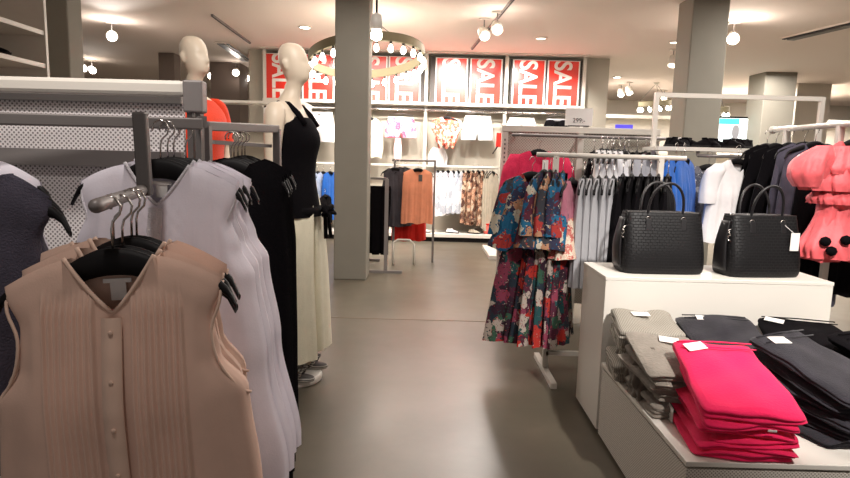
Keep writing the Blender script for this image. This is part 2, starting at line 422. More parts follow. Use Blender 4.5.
# ring chandeliers
def ring_lamp(c, rad, tilt, n, label, band=.11, cordtop=True):
    t = thing('ring_chandelier', label, 'chandelier', c, group=None)
    rt = Matrix.Rotation(tilt, 3, 'X') @ Matrix.Rotation(math.radians(-6), 3, 'Y')
    seg = 72; v = []; f = []
    for i in range(seg):
        a = 2*PI*i/seg
        for rr, z in ((rad, band/2), (rad, -band/2), (rad-.03, -band/2), (rad-.03, band/2)):
            v.append(rt @ Vector((rr*math.cos(a), rr*math.sin(a), z)))
    for i in range(seg):
        j = (i+1) % seg
        for k in range(4): f.append((i*4+k, j*4+k, j*4+(k+1) % 4, i*4+(k+1) % 4))
    MB().add(v, f).build('ring_band', M_brass, t)
    for i in range(n):
        a = 2*PI*(i+.5)/n; p = rt @ Vector(((rad-.015)*math.cos(a), (rad-.015)*math.sin(a), -band/2))
        s = MB().lathe([(.016, 0), (.018, -.03), (.014, -.035)], 10).build('socket', M_dark, t, True); s.location = p
        MB().lathe([(.012, -.033), (.03, -.07), (.034, -.095), (.02, -.125), (.004, -.132)], 12).build('bulb', M_bulb, s, True)
    for i in range(3):
        a = 2*PI*i/3+.4; p = rt @ Vector((rad*math.cos(a), rad*math.sin(a), band/2))
        MB().tube([p, (0, 0, CEIL-c[2]-.02)], .004, 6).build('cable', M_dgrey, t)
    MB().lathe([(.06, CEIL-c[2]), (.06, CEIL-c[2]-.03), (.02, CEIL-c[2]-.04)], 16).build('ceiling_rose', M_wmetal, t, True)
    return t
rc = at(367, 57, 8.1)
ring_lamp(rc, .76, math.radians(-9), 26, 'large brass ring chandelier with glowing bulbs passing behind the pillar')
l = bpy.data.lights.new('ring_light', 'POINT'); l.energy = 45; l.shadow_soft_size = .4; l.color = (1, .88, .74)
o = bpy.data.objects.new('ring_light', l); C.objects.link(o); o.location = (rc.x, rc.y, rc.z-.15)
r2 = at(655, 103, 14); ring_lamp(r2, .36, .1, 10, 'small distant ring chandelier seen through the white frame post', .1)
r3 = at(712, 110, 13.4); ring_lamp(r3, .34, .1, 10, 'small distant ring chandelier half hidden by the right column', .1)

# ------------------------------------------------------------------ sale wall
yw = BW
def wallpt(px, py): return at(px, py, yw)
zs = wallpt(440, 104).z; ztop = wallpt(440, 59).z
t = thing('wall_shelving', 'white upright wall shelving holding the sale posters and rails', 'wall shelving', (0, yw, 0))
xs = [wallpt(p, 60).x for p in (267, 347, 427, 506, 583)]
for x in xs: MB().box((x, -.14, (ztop+.1)/2), (.06, .08, ztop+.1)).build('upright', M_wmetal, t, bevel=.005)
MB().box(((xs[0]+xs[-1])/2, -.17, zs-.03), (xs[-1]-xs[0], .32, .05)).build('shelf', M_wmetal, t, bevel=.004)
MB().box(((xs[0]+xs[-1])/2, -.17, ztop+.08), (xs[-1]-xs[0]+.06, .3, .04)).build('top_beam', M_wmetal, t)
MB().box(((xs[0]+xs[-1])/2, -.19, zs-.12), (xs[-1]-xs[0], .03, .06)).build('label_strip', M_dgrey, t)
zr = wallpt(470, 113).z; zl = wallpt(470, 167).z
for i in range(4):
    MB().tube([(xs[i]+.03, -.32, zr), (xs[i+1]-.03, -.32, zr)], .018).build('upper_rail', M_chrome, t, True)
    MB().tube([(xs[i]+.03, -.30, zl), (xs[i+1]-.03-(.06 if i == 2 else 0), -.30, zl)], .022).build('lower_rail', M_wmetal, t, True)
for x in xs:
    for z in (zr, zl): MB().bar((x, -.1, z), (x, -.33, z), .02, .035).build('bracket', M_wmetal, t)
MB().box(((xs[0]+xs[-1])/2, -.3, .11), (xs[-1]-xs[0], .6, .06)).build('base_shelf', M_white, t, bevel=.004)
MB().box(((xs[0]+xs[-1])/2, -.29, .04), (xs[-1]-xs[0]-.04, .54, .08)).build('kickboard', M_black, t)
def text_mesh(s, size, bold=0):
    cu = bpy.data.curves.new('t', 'FONT'); cu.body = s; cu.size = size; cu.offset = bold; cu.extrude = .0015
    ob = bpy.data.objects.new('t', cu); C.objects.link(ob)
    bpy.context.view_layer.update()
    me = bpy.data.meshes.new_from_object(ob.evaluated_get(bpy.context.evaluated_depsgraph_get()))
    bpy.data.objects.remove(ob); bpy.data.curves.remove(cu)
    xs_ = [v.co.x for v in me.vertices]; ys_ = [v.co.y for v in me.vertices]
    cx, cy = (min(xs_)+max(xs_))/2, (min(ys_)+max(ys_))/2
    for v in me.vertices: v.co.x -= cx; v.co.y -= cy
    return me, max(xs_)-min(xs_), max(ys_)-min(ys_)
tm, tw, thh = text_mesh('SALE', 1, .022)
posters = [(284.5, 33), (320, 31), (372, 31), (405, 31), (451, 31), (485, 31), (527, 31.5), (561, 31)]
plab = ['red SALE poster behind the head of the mannequin in black', 'red SALE poster just left of the pillar, under the ring chandelier',
 'red SALE poster just right of the pillar', 'red SALE poster behind the right bulbs of the ring chandelier',
 'red SALE poster with large glare, first in the middle bay', 'red SALE poster, second in the middle bay, glare near its foot',
 'red SALE poster with a round glare, first in the right bay', 'red SALE poster at the right end of the row']
pz0, pz1 = zs+.0, ztop+.0
for (px, wp), lb in zip(posters, plab):
    c = wallpt(px, 82); wd = wp*yw/600; ht = pz1-pz0
    t = thing('sale_poster', lb, 'poster', (c.x, yw-.17, (pz0+pz1)/2), group='red sale posters above the wall rails')
    MB().box((0, .0, 0), (wd, .012, ht)).build('poster_board', M_pwhite, t)
    MB().box((0, -.008, 0), (wd*.91, .006, ht*.965)).build('red_field', M_red, t)
    me = tm.copy(); me.materials.clear(); me.materials.append(M_pwhite)
    o = bpy.data.objects.new('lettering', me); C.objects.link(o); o.parent = t
    o.location = (-.01, -.012, 0); sx = ht*.955/tw; sy = wd*.56/thh
    o.rotation_euler = (PI/2, PI/2, 0); o.scale = (sx, sy, 1)
for i, p in enumerate(((268, 303), (303, 336), (356, 389), (389, 425), (430, 468), (468, 505), (509, 544), (544, 580))):
    x0, x1 = wallpt(p[0], 80).x, wallpt(p[1], 80).x
    MB().box(((x0+x1)/2, yw-.13, (pz0+pz1)/2), (x1-x0-.01, .03, pz1-pz0+.04)).build('poster_backing', M_dark, None)
for o in [o for o in C.objects if o.name.startswith('poster_backing')]:
    o.parent = bpy.data.objects['wall_shelving']; o.location.y = -yw

# ------------------------------------------------------------------ garments and hangers
def sstep(a, b, x):
    x = max(0, min(1, (x-a)/(b-a))); return x*x*(3-2*x)
def cloth(W, L, nw=.08, ndf=.09, ndb=.015, drop=.05, t=.05, amp=.012, fr=9, seed=0, vneck=False, nu=48, nv=32, tuck=None, hem=.01, lean=0, ty=None, top_t=.019, flat=.5):
    """hollow garment body hung from the shoulders; W: list of (depth, half width)"""
    rnd = random.Random(seed); ph = [rnd.uniform(0, 6.28) for _ in range(10)]
    def Wd(s):
        if s <= W[0][0]: return W[0][1]
        for (a, wa), (b, wb) in zip(W, W[1:]):
            if s <= b: return wa+(wb-wa)*sstep(a, b, s)
        return W[-1][1]
    W0 = W[0][1]
    def top(u, nd):
        x = abs(u*W0)
        if x < nw:
            k = x/nw
            return -nd*(1-k**1.25) if nd > .04 else -nd*(1-k*k)**.8
        return -drop*((x-nw)/(W0-nw))**1.3
    mb = MB()
    for side in (-1, 1):
        nd = ndf if side < 0 else ndb; rows = []
        for j in range(nv+1):
            v = j/nv; r = []
            for i in range(nu+1):
                u = -1+2*i/nu; zt = top(u, nd); hm = hem*math.sin(u*fr*.8+ph[0])
                s = -zt+(L+hm+zt)*v; bl_ = sstep(.55, .95, abs(u)) if tuck else 1; x = u*(W0*1.08*(1-bl_)+Wd(s)*bl_ if s > .1 else Wd(s)*bl_+W0*(1+.8*max(0, s))*(1-bl_))+lean*s
                edge = (1-abs(u)**3)**flat if abs(u) < 1 else 0
                grow = min(1, max(0, s+zt)/.05)**.5
                shoulder = grow if abs(u*W0) > nw else 1
                T = (top_t+(t-top_t)*sstep(.03, .3, s))*edge**.7*shoulder
                g = (s/L)**.8*sstep(0, .25, s)
                y = side*T + amp*g*edge**.3*(math.sin(fr*u+ph[1+side]+s*1.5)+.5*math.sin(fr*2.1*u+ph[3+side]-s*2)+.3*math.sin(fr*3.7*u+ph[5+side]+s*3))*(1 if abs(u) < 1 else 0)
                y += .004*math.sin(9*s+ph[7])*edge-.008*min(1, (x/.21)**2)*(1-sstep(.1, .3, s))
                if tuck and side < 0: y += tuck(u*W0*1.08, s)
                r.append((x, y, -s))
            rows.append(r)
        mb.grid(rows)
    return mb
def sleeve(mb, sgn, x0, z0, L, r0=.075, r1=.06, out=.09, amp=.05, seed=0, ry=.8, bell=0):
    ph = seed*1.7; n = 14; rings = []
    for i in range(n+1):
        t = i/n; rr = r0+(r1-r0)*t+bell*max(0, t-.6)*1.5
        rings.append((z0-L*t, sgn*(x0+out*(1-(1-t)**2)), .006*math.sin(5*t+ph), rr*(.55+.45*sstep(0, .18, t)), rr*ry*(.3+.7*sstep(0, .2, t))))
    mb.loft(rings[::-1], 24, lambda q, t: amp*math.sin(5*q+ph+t*3), (False, True))
def garment(name, label, cat, loc, rot, m, W, L, group=None, sleeves=None, parts=None, **kw):
    t = thing(name, label, cat, loc, rot, group)
    cloth(W, L, **kw).build('body', m, t, True)
    if sleeves:
        for s in (-1, 1):
            b = MB(); sleeve(b, s, **sleeves); b.build('sleeve', m, t, True)
    if parts: parts(t)
    return t
TANK = [(0, .19), (.07, .185), (.14, .165), (.21, .185), (.27, .225), (.6, .25), (.8, .27)]
TEE = [(0, .20), (.08, .205), (.2, .22), (.5, .235), (.7, .25)]
def hanger_bodies():
    mb = MB(); n = 28; rings = []
    v = []; f = []; seg = 10
    for i in range(n+1):
        u = -1+2*i/n; a = abs(u)
        x = u*.213; ax = abs(x); y = -.008*a*a
        zt = .018-.026*(ax/.078)**2 if ax < .078 else -.008-.042*min(1.3, (ax-.078)/.112)**1.2
        zt -= .034*max(0, (a-.88)/.12)**1.6
        hh = .0175*(1-a**1.6)+.0085; z = zt-hh; th = .0085+.003*(1-a)
        if a > .97: hh *= .7
        for j in range(seg):
            q = 2*PI*j/seg; v.append((x, y+th*math.cos(q), z+hh*math.sin(q)))
    for i in range(n):
        for j in range(seg):
            j2 = (j+1) % seg; f.append((i*seg+j, i*seg+j2, (i+1)*seg+j2, (i+1)*seg+j))
    f.append(tuple(range(seg))); f.append(tuple(n*seg+j for j in range(seg))[::-1])
    return mb.add(v, f)
def make_hanger(label, loc, rot=(0, 0, 0), group=None, hk=.11, wide=1):
    """origin at the neck; hook reaches hk above it"""
    t = thing('clothes_hanger', label, 'hanger', loc, rot, group)
    hanger_bodies().build('hanger_arm', M_black, t, True)
    r = .019; p = [(0, 0, .01), (0, 0, hk-.045)]
    for k in range(0, 13):
        a = -PI/2+.5-k/12*(PI*1.25)+PI*0
        p.append((r*math.cos(a)*-1*-1, 0, hk-r+r*math.sin(a)*-1*-1))
    p = [(0, 0, .01), (0, 0, hk-.06), (.004, 0, hk-.045), (.017, 0, hk-.032), (.020, 0, hk-.018), (.012, 0, hk-.003), (0, 0, hk+.002), (-.012, 0, hk-.003), (-.020, 0, hk-.016), (-.019, 0, hk-.026)]
    MB().tube(p, .0024, 8).build('hook', M_chrome, t, True)
    return t
HANGER = [None]
def hanger(label, loc, rot=(0, 0, 0), group=None, scale=None):
    loc = Vector(loc)-Vector((0, 0, .013))
    if HANGER[0] is None:
        HANGER[0] = make_hanger(label, loc, rot, group); 
        if scale: HANGER[0].scale = scale
        return HANGER[0]
    h = dup(HANGER[0], loc, rot, label, scale=scale or (1, 1, 1))
    if group: h['group'] = group
    elif 'group' in h.keys(): del h['group']
    return h
def rail_tube(mb, a, b, r): return mb.tube([a, b], r, 14)

# ---- left foreground: perforated gondola with a face-out arm
yt = 1.9
g = thing('clothing_gondola', 'grey perforated metal clothing gondola with thick white top tube at left', 'clothing rack', (0, 0, 0))
a, b = at(-60, 83, 1.88), at(186, 89, 1.95)
MB().bar(a, b, .045, .048).build('top_tube', M_wmetal, g, bevel=.012)
a, b = at(-60, 98, 2.05), at(184, 100, 2.08); 
x0, x1, zt_ = a.x, b.x, b.z
MB().box(((x0+x1)/2, 2.08, zt_/2+.08), (x1-x0, .015, zt_-.16)).build('perforated_panel', M_perf, g)
MB().box(((x0+x1)/2, 2.07, zt_), (x1-x0, .035, .03)).build('panel_frame', M_dgrey, g)
a2 = at(-60, 143, 2.0); MB().box(((x0+x1)/2, 2.055, at(90, 158, 2.05).z), (x1-x0, .03, .055)).build('cross_brace', M_grey, g)
c = at(195, 97, 1.95)
MB().box((c.x, c.y, c.z), (.062, .05, .10)).build('corner_bracket', M_grey, g, bevel=.006)
for dx in (-.013, .013): MB().box((c.x+dx, c.y, (c.z-.04)/2), (.017, .03, c.z-.04)).build('post', M_dgrey, g)
MB().box((c.x, c.y, .02), (.08, .6, .04)).build('foot', M_grey, g, bevel=.004)
xf = at(-60, 300, 2.0).x
MB().box((xf, 2.05, .8), (.05, .05, 1.6)).build('post', M_dgrey, g)
# front rail and its arm (second rack section)
ra, rb = at(-60, 117, 1.42), at(203, 124, 1.62)
MB().bar(ra, rb, .022, .03).build('front_rail', M_grey, g, bevel=.004)
rm = at(140, 119, 1.40)
pbm = at(142, 194, 1.34); pt = at(140, 112, 1.36)
MB().bar((pt.x, pt.y, pt.z), (pbm.x-.002, pt.y, pbm.z-.005), .030, .022).build('drop_post', M_dgrey, g, bevel=.004)
MB().bar(at(140, 118, 1.36), at(141, 120, 1.57), .02).build('bracket_arm', M_dgrey, g)
af, ab = at(96, 206, 1.0), at(143, 190, 1.36)
MB().tube([af+(af-ab).normalized()*.012, af, ab], [.007, .0125, .0125], 14).build('faceout_arm', M_grey, g, True)
MB().bar(at(203, 122, 1.62), at(200, 122, 1.93), .02, .03).build('side_bracket', M_grey, g)

# cream pintucked blouses on the arm
def tuck(x, s):
    a = abs(x); y = 0
    if .030 < a < .1245 and s > .06:
        y = -.0085*abs(math.sin((a-.030)/.0105*PI))*sstep(.05, .10, s)
        y += .0022*math.sin(x*60+s*9)
    return y
def blouse_parts(detail, trim, nw=.078, ndf=.10, L=.66):
    def f(t):
        # placket, neck piping, label
        n = 40; rows = []
        for i in range(n+1):
            s = ndf+.004+(L-ndf)*i/n; y = -.052-.006*sstep(.1, .3, s)
            y = -.019-.040*sstep(.03, .3, s)-.005
            rows.append([(-.0175, y, -s), (-.0165, y-.004, -s), (.0, y-.0055-.0012*math.sin(i*1.7), -s), (.0165, y-.004, -s), (.0175, y, -s)])
        if detail:
            pk = MB().grid(rows).build('button_placket', trim, t, True)
            for i in range(7):
                s = ndf+.03+i*.085; y = -.019-.040*sstep(.03, .3, s)-.012
                MB().loft([(-.0042, 0, 0, .0015, .001), (-.003, 0, 0, .004, .0016), (.003, 0, 0, .004, .0016), (.0042, 0, 0, .0015, .001)], 10).build('button', trim, pk, True).location = (0, y, -s)
        p = []
        for i in range(33):
            k = -1+2*i/32; x = k*nw; z = -ndf*(1-abs(k)**1.25)
            p.append((x, -.020*(1-.3*abs(k)**3)-.003+.0*k, z+.003))
        MB().tube(p, .0042, 8).build('neck_band', trim, t, True)
        lb = MB().box((0, .010, -.064), (.028, .002, .036)); lb.box((0, .0085, -.045), (.05, .003, .008)).build('neck_label', M_tag, t)
        for s in (-1, 1):   # armhole piping
            q = [(s*(.187), -.002, -.055), (s*.184, -.014, -.09), (s*.168, -.022, -.14), (s*.178, -.026, -.20), (s*.212, -.02, -.255), (s*.226, 0, -.27)]
            MB().tube(interp(q, 20), .003, 6).build('armhole_piping', trim, t, True)
    return f
CW = [(0, .19), (.06, .187), (.12, .168), (.19, .176), (.26, .222), (.45, .236), (.70, .25)]
nc = at(113, 257, 1.07)
cream = garment('cream_blouse', 'cream pintucked sleeveless blouse, front one on the near arm', 'blouse', nc, (0, -.055, .10), F_cream, CW, .68,
   'cream blouses on the near arm', parts=blouse_parts(True, F_cream2), nu=220, nv=60, ndf=.10, nw=.078, drop=.045, t=.058, amp=.007, fr=7, seed=3, tuck=tuck)
hanger('black hanger inside the front cream blouse', nc+Vector((0, .004, .012)), (0, -.055, .10), 'hangers of the cream blouses')
c2 = garment('cream_blouse', 'cream sleeveless blouse right behind the front cream one', 'blouse', at(123, 249, 1.12), (0, 0, .02), F_cream, CW, .66,
   'cream blouses on the near arm', parts=blouse_parts(False, F_cream2), nu=60, nv=36, ndf=.10, drop=.045, t=.045, amp=.01, fr=8, seed=5)
hanger('black hanger of the second cream blouse', at(123, 247, 1.123), (0, 0, .02), 'hangers of the cream blouses')
for k, (px, py, Y, rz) in enumerate(((132, 241, 1.17, -.10), (137, 239, 1.21, -.04), (114, 243, 1.25, .10))):
    dup(c2, at(px, py, Y), (0, 0, rz), 'cream sleeveless blouse on the near arm, %s from the front' % ORD[k+2])
    hanger('black hanger of the %s cream blouse from the front' % ORD[k+2], at(px, py-2, Y+.003), (0, 0, rz), 'hangers of the cream blouses')
# white blouses behind
def emb(x, s):
    a = abs(x); y = .0025*math.sin(x*55+s*5)
    if a < .075 and s > .1: y += .002*math.sin(x*190)*math.sin(s*190)
    return y
nw_ = at(160, 165, 1.50)
whb = garment('white_blouse', 'white embroidered sleeveless blouse, front one on the long rail', 'blouse', nw_, (0, .02, .05), F_whiteb,
   [(0, .19), (.06, .19), (.13, .178), (.2, .2), (.27, .235), (.5, .27), (.8, .33)], .84, 'white blouses on the long rail',
   parts=blouse_parts(True, F_whited, L=.8), nu=130, nv=60, ndf=.10, nw=.08, drop=.045, t=.06, amp=.014, fr=10, seed=11, tuck=emb)
hanger('black hanger inside the front white blouse', nw_+Vector((0, .004, .012)), (0, .02, .05), 'hangers of the white blouses')
for k, (px, py, Y, rz) in enumerate(((168, 161, 1.57, -.05), (174, 160, 1.64, .0), (186, 161, 1.71, -.06))):
    dup(whb, at(px, py, Y), (0, 0, rz), 'white sleeveless blouse on the long rail, %s from the front' % ORD[k+1])
    hanger('black hanger of the %s white blouse from the front' % ORD[k+1], at(px, py-2, Y+.003), (0, 0, rz), 'hangers of the white blouses')
# dark denim tops at left edge
for k, (px, py, Y, rz) in enumerate(((-42, 178, 1.22, .12), (-30, 176, 1.30, .0), (-24, 172, 1.38, -.08))):
    if k == 0:
        dn = garment('denim_vest', 'dark denim sleeveless top at the left edge, nearest of three', 'top', at(px, py, Y), (0, 0, rz), F_denim, [(0, .18), (.06, .178), (.13, .15), (.22, .17), (.3, .2), (.7, .19)], .62, 'dark denim tops at the left edge',
            nu=60, nv=36, ndf=.1, drop=.05, t=.05, amp=.014, fr=9, seed=21)
    else: dup(dn, at(px, py, Y), (0, 0, rz), 'dark denim sleeveless top at the left edge, %s of three' % ['', 'middle', 'farthest'][k])
    hanger('black hanger of the %s denim top at the left edge' % ['nearest', 'middle', 'farthest'][k], at(px, py-2, Y+.003), (0, 0, rz), 'hangers of the denim tops')
wt = garment('white_cotton_vest', 'white sleeveless top behind the dark denim tops at left edge', 'top', at(-34, 160, 1.47), (0, 0, 0), F_whiteb, TANK, .5, None, nu=50, nv=30, seed=22, amp=.01)
hanger('black hanger of the white top at the left edge', at(-34, 158, 1.473), (0, 0, 0))

# ---- black garments on the second rack beside the gondola
g2 = thing('garment_rack', 'grey metal rack of black clothes behind the white blouses', 'clothing rack', (0, 0, 0))
a, b = at(206, 126, 2.05), at(277, 129, 2.62)
MB().bar(a, b, .026, .032).build('top_rail', M_grey, g2, bevel=.004)
MB().bar(at(212, 142, 2.2), at(270, 146, 2.62), .018, .014).build('lower_bar', M_grey, g2)
MB().bar(b, (b.x, b.y, 0), .03, .03).build('post', M_grey, g2); MB().bar(a, (a.x, a.y, 0), .03, .03).build('post', M_grey, g2)
MB().box(((a.x+b.x)/2, (a.y+b.y)/2, .02), (.5, .06, .04), (0, 0, math.atan2(b.y-a.y, b.x-a.x))).build('base_bar', M_grey, g2)
BL = [(0, .19), (.08, .195), (.2, .2), (.35, .21), (.8, .215), (1.2, .22)]
for k, (px, py, Y, rz) in enumerate(((231, 162, 2.12, -.10), (234, 161, 2.2, -.05), (238, 160, 2.28, -.1), (242, 159, 2.37, 0), (245, 158, 2.46, -.05))):
    if k == 0: bl = garment('black_dress', 'long black dress behind the white blouses, nearest of its row', 'dress', at(px, py, Y), (0, 0, rz), F_black, BL, 1.18, 'black dresses on the second rack', nu=50, nv=34, seed=31, t=.05, amp=.014)
    else: dup(bl, at(px, py, Y), (0, 0, rz), 'long black dress behind the white blouses, %s in its row' % ORD[k])
    hanger('black hanger of the %s black dress' % ORD[k], at(px, py-2, Y+.003), (0, 0, rz), 'hangers of the black dresses')

# ------------------------------------------------------------------ mannequins (face -Y locally)
def mannequin_mesh(name, parent, arms=True):
    mb = MB()
    head = [(1.40, 0, .02, .13, .07), (1.435, 0, .015, .085, .062), (1.46, 0, .012, .058, .056), (1.50, 0, .004, .047, .049), (1.535, 0, -.006, .047, .052), (1.555, 0, -.022, .048, .068),
            (1.575, 0, -.030, .054, .082), (1.60, 0, -.026, .063, .092), (1.64, 0, -.016, .071, .101), (1.68, 0, -.006, .075, .107), (1.72, 0, .002, .076, .105), (1.755, 0, .008, .071, .094), (1.785, 0, .012, .056, .072), (1.80, 0, .014, .034, .042), (1.805, 0, .014, .008, .01)]
    hs = .78; hw_ = .72
    head = [(z if z < 1.5 else 1.5+(z-1.5)*hs, a, (b if z < 1.5 else b*hs-.008), c*(1 if z < 1.5 else hs), d*(1 if z < 1.5 else hw_ if z > 1.54 else .9)) for z, a, b, c, d in head]
    k = len(mb.v); mb.loft(interp(head, 90), 64)
    for i in range(k, len(mb.v)):
        x, y, z = mb.v[i]
        if y < -.04 and z > 1.55:
            z = 1.5+(z-1.5)/hs; x = x/hs
            dy = -.024*math.exp(-((z-1.640)/.020)**2-(x/.013)**2)-.012*math.exp(-((z-1.665)/.024)**2-(x/.010)**2)
            dy -= .006*math.exp(-((z-1.600)/.008)**2-(x/.024)**2)+.004*math.exp(-((z-1.568)/.014)**2-(x/.02)**2)
            dy += .009*math.exp(-((z-1.680)/.014)**2-((abs(x)-.032)/.017)**2)
            mb.v[i] = (x*hs, y+dy*hs, 1.5+(z-1.5)*hs)
    for s in (-1, 1):   # ears
        e = [(1.628, s*.070, .01, .004, .006), (1.638, s*.074, .012, .006, .012), (1.66, s*.078, .016, .008, .018), (1.68, s*.079, .018, .008, .019), (1.69, s*.076, .016, .004, .012)]
        mb.loft([(1.5+(q[0]-1.5)*hs,)+tuple(w*hs for w in q[1:]) for q in interp(e, 12)], 14)
    torso = [(.80, 0, 0, .02, .02), (.84, 0, .0, .145, .10), (.92, 0, .005, .165, .115), (1.0, 0, .0, .145, .10), (1.08, 0, -.005, .118, .085), (1.16, 0, -.005, .128, .09),
             (1.25, 0, -.015, .145, .11), (1.32, 0, -.008, .155, .10), (1.38, 0, .01, .165, .075), (1.415, 0, .015, .15, .06), (1.44, 0, .015, .10, .05), (1.45, 0, .015, .04, .03)]
    mb.loft(interp(torso, 50), 48)
    for s in (-1, 1):
        leg = [(.0, s*.10, -.02, .035, .05), (.03, s*.10, -.02, .04, .07), (.08, s*.10, .02, .036, .042), (.28, s*.10, .03, .052, .058), (.36, s*.098, .02, .056, .06), (.46, s*.096, .0, .055, .058), (.62, s*.09, 0, .075, .08), (.80, s*.082, 0, .088, .095), (.88, s*.08, 0, .07, .08)]
        mb.loft(interp(leg, 40), 24)
        if arms:
            arm = [(.74, s*.235, -.055, .010, .022), (.80, s*.236, -.05, .018, .036), (.86, s*.235, -.045, .022, .034), (.90, s*.232, -.04, .022, .024), (1.0, s*.225, -.02, .032, .034), (1.10, s*.215, 0, .037, .038), (1.16, s*.21, .01, .038, .040), (1.26, s*.20, .012, .043, .046), (1.36, s*.182, .012, .05, .052), (1.41, s*.168, .014, .04, .042), (1.43, s*.155, .014, .015, .02)]
            mb.loft(interp(arm, 40), 20)
            for q, (dy, ln) in enumerate(((-.026, .07), (-.010, .082), (.006, .078), (.020, .062))):   # fingers
                mb.tube([(s*.236, -.052+dy, .79), (s*.236, -.056+dy, .76), (s*.230, -.062+dy, .79-ln)], [.0095, .009, .007], 8)
            mb.tube([(s*.228, -.07, .85), (s*.222, -.098, .82), (s*.222, -.103, .785)], [.011, .010, .008], 8)
    o = mb.build(name, M_man, parent, True)
    rm_ = o.modifiers.new('remesh', 'REMESH'); rm_.mode = 'VOXEL'; rm_.voxel_size = .0065; rm_.use_smooth_shade = True
    sm = o.modifiers.new('smooth', 'SMOOTH'); sm.factor = .5; sm.iterations = 3
    return o
MD = 3.75; hd = at(293, 43, MD)
pl = .05
sc = (hd.z-pl)/1.738
t = thing('mannequin', 'bald cream mannequin in black camisole and ivory wide-leg trousers', 'mannequin', (hd.x-.01, MD, pl), (0, 0, math.radians(80)))
t.scale = (sc, sc, sc)
mannequin_mesh('mannequin_body', t)
m1 = t
cam_top = [(.86, 0, .0, .20, .15), (.95, 0, 0, .185, .135), (1.05, 0, -.005, .155, .115), (1.15, 0, -.01, .15, .115), (1.25, 0, -.018, .158, .128), (1.32, 0, -.010, .158, .112), (1.365, 0, -.0, .135, .09)]
MB().loft(interp(cam_top, 30), 40, lambda q, t: .03*math.sin(7*q)*(1-t), (False, False)).build('camisole', F_black, t, True)
st = MB()
for s in (-1, 1):
    st.tube([(s*.085, -.108, 1.325), (s*.088, -.07, 1.38), (s*.09, -.02, 1.425), (s*.09, .03, 1.43), (s*.085, .075, 1.38), (s*.08, .10, 1.33)], .015, 8)
st.build('shoulder_straps', F_black, t, True)
MB().loft([(.86, 0, 0, .19, .145), (.885, 0, 0, .195, .15), (.91, 0, 0, .19, .145)], 32).build('tie_belt', F_black, t, True)
bw_ = MB()
for s in (-1, 1): bw_.tube([(0+.06, -.15, .885), (.06+s*.05, -.18, .90), (.06+s*.07, -.185, .87), (.06+s*.02, -.17, .875), (.06+s*.04, -.18, .74)], [.012, .02, .02, .012, .01], 8)
bw_.build('belt_bow', F_black, t, True)
tr = MB()
for s in (-1, 1):
    lg = [(.12, s*.11, -.02, .135, .15), (.35, s*.11, -.02, .125, .14), (.6, s*.105, -.02, .115, .13), (.8, s*.075, -.01, .11, .13), (.90, s*.05, 0, .125, .13), (.97, s*.03, 0, .135, .12)]
    tr.loft(interp(lg, 24), 40, lambda q, t: .07*math.sin(6*q+2*s)*(1-t*.6)+.03*math.sin(11*q), (False, False))
tr.build('wide_trousers', F_ivory, t, True)
struct('trim_1', MB().lathe([(.17, 0), (.18, .01), (.18, pl-.012), (.17, pl-.002), (.01, pl-.001)], 40, (hd.x, MD, 0)), M_white, .006)
tag(bpy.data.objects['trim_1'], 'low round white base plate under the mannequin in black', 'plinth'); bpy.data.objects['trim_1'].name = 'mannequin_plinth'
if 'kind' in bpy.data.objects['mannequin_plinth'].keys(): del bpy.data.objects['mannequin_plinth']['kind']
# second mannequin
h2 = at(192, 36, 3.9)
sc2 = (h2.z-pl)/1.738
t = thing('mannequin', 'bald cream mannequin in an orange-red top behind the gondola', 'mannequin', (h2.x, 3.9, pl), (0, 0, math.radians(66)))
t.scale = (sc2, sc2, sc2)
o = bpy.data.objects.new('mannequin_body', bpy.data.objects['mannequin_body'].data); C.objects.link(o); o.parent = t
rm_ = o.modifiers.new('remesh', 'REMESH'); rm_.mode = 'VOXEL'; rm_.voxel_size = .0065; rm_.use_smooth_shade = True
sm = o.modifiers.new('smooth', 'SMOOTH'); sm.factor = .5; sm.iterations = 3
top2 = [(.80, 0, 0, .19, .145), (1.0, 0, 0, .17, .13), (1.15, 0, -.01, .155, .12), (1.25, 0, -.015, .17, .13), (1.33, 0, 0, .20, .115), (1.385, 0, .01, .19, .085), (1.42, 0, .013, .14, .07)]
MB().loft(interp(top2, 30), 40, lambda q, t: .02*math.sin(7*q)*(1-t), (False, False)).build('orange_top', F_orange, t, True)
for s in (-1, 1):
    b = MB(); b.loft(interp([(1.2, s*.215, .01, .062, .062), (1.3, s*.2, .012, .062, .064), (1.4, s*.17, .014, .058, .06), (1.435, s*.145, .014, .03, .04)], 14), 20, None, (False, False))
    b.build('sleeve', F_orange, t, True)
b = MB()
for s in (-1, 1): b.loft(interp([(.04, s*.11, 0, .08, .1), (.4, s*.1, 0, .09, .1), (.7, s*.09, 0, .11, .12), (.86, s*.06, 0, .13, .13)], 20), 28, None, (False, False))
b.build('trousers', F_char, t, True)
tag(MB().lathe([(.17, 0), (.18, .01), (.18, pl-.012), (.17, pl-.002), (.01, pl-.001)], 40, (h2.x, 3.9, 0)).build('mannequin_plinth', M_white, bevel=.006), 'low round white base plate under the mannequin in orange-red', 'plinth')
F_strap = stripe_mat('grey_stripe', (90, 86, 84), (190, 184, 176), 30, 'Z')
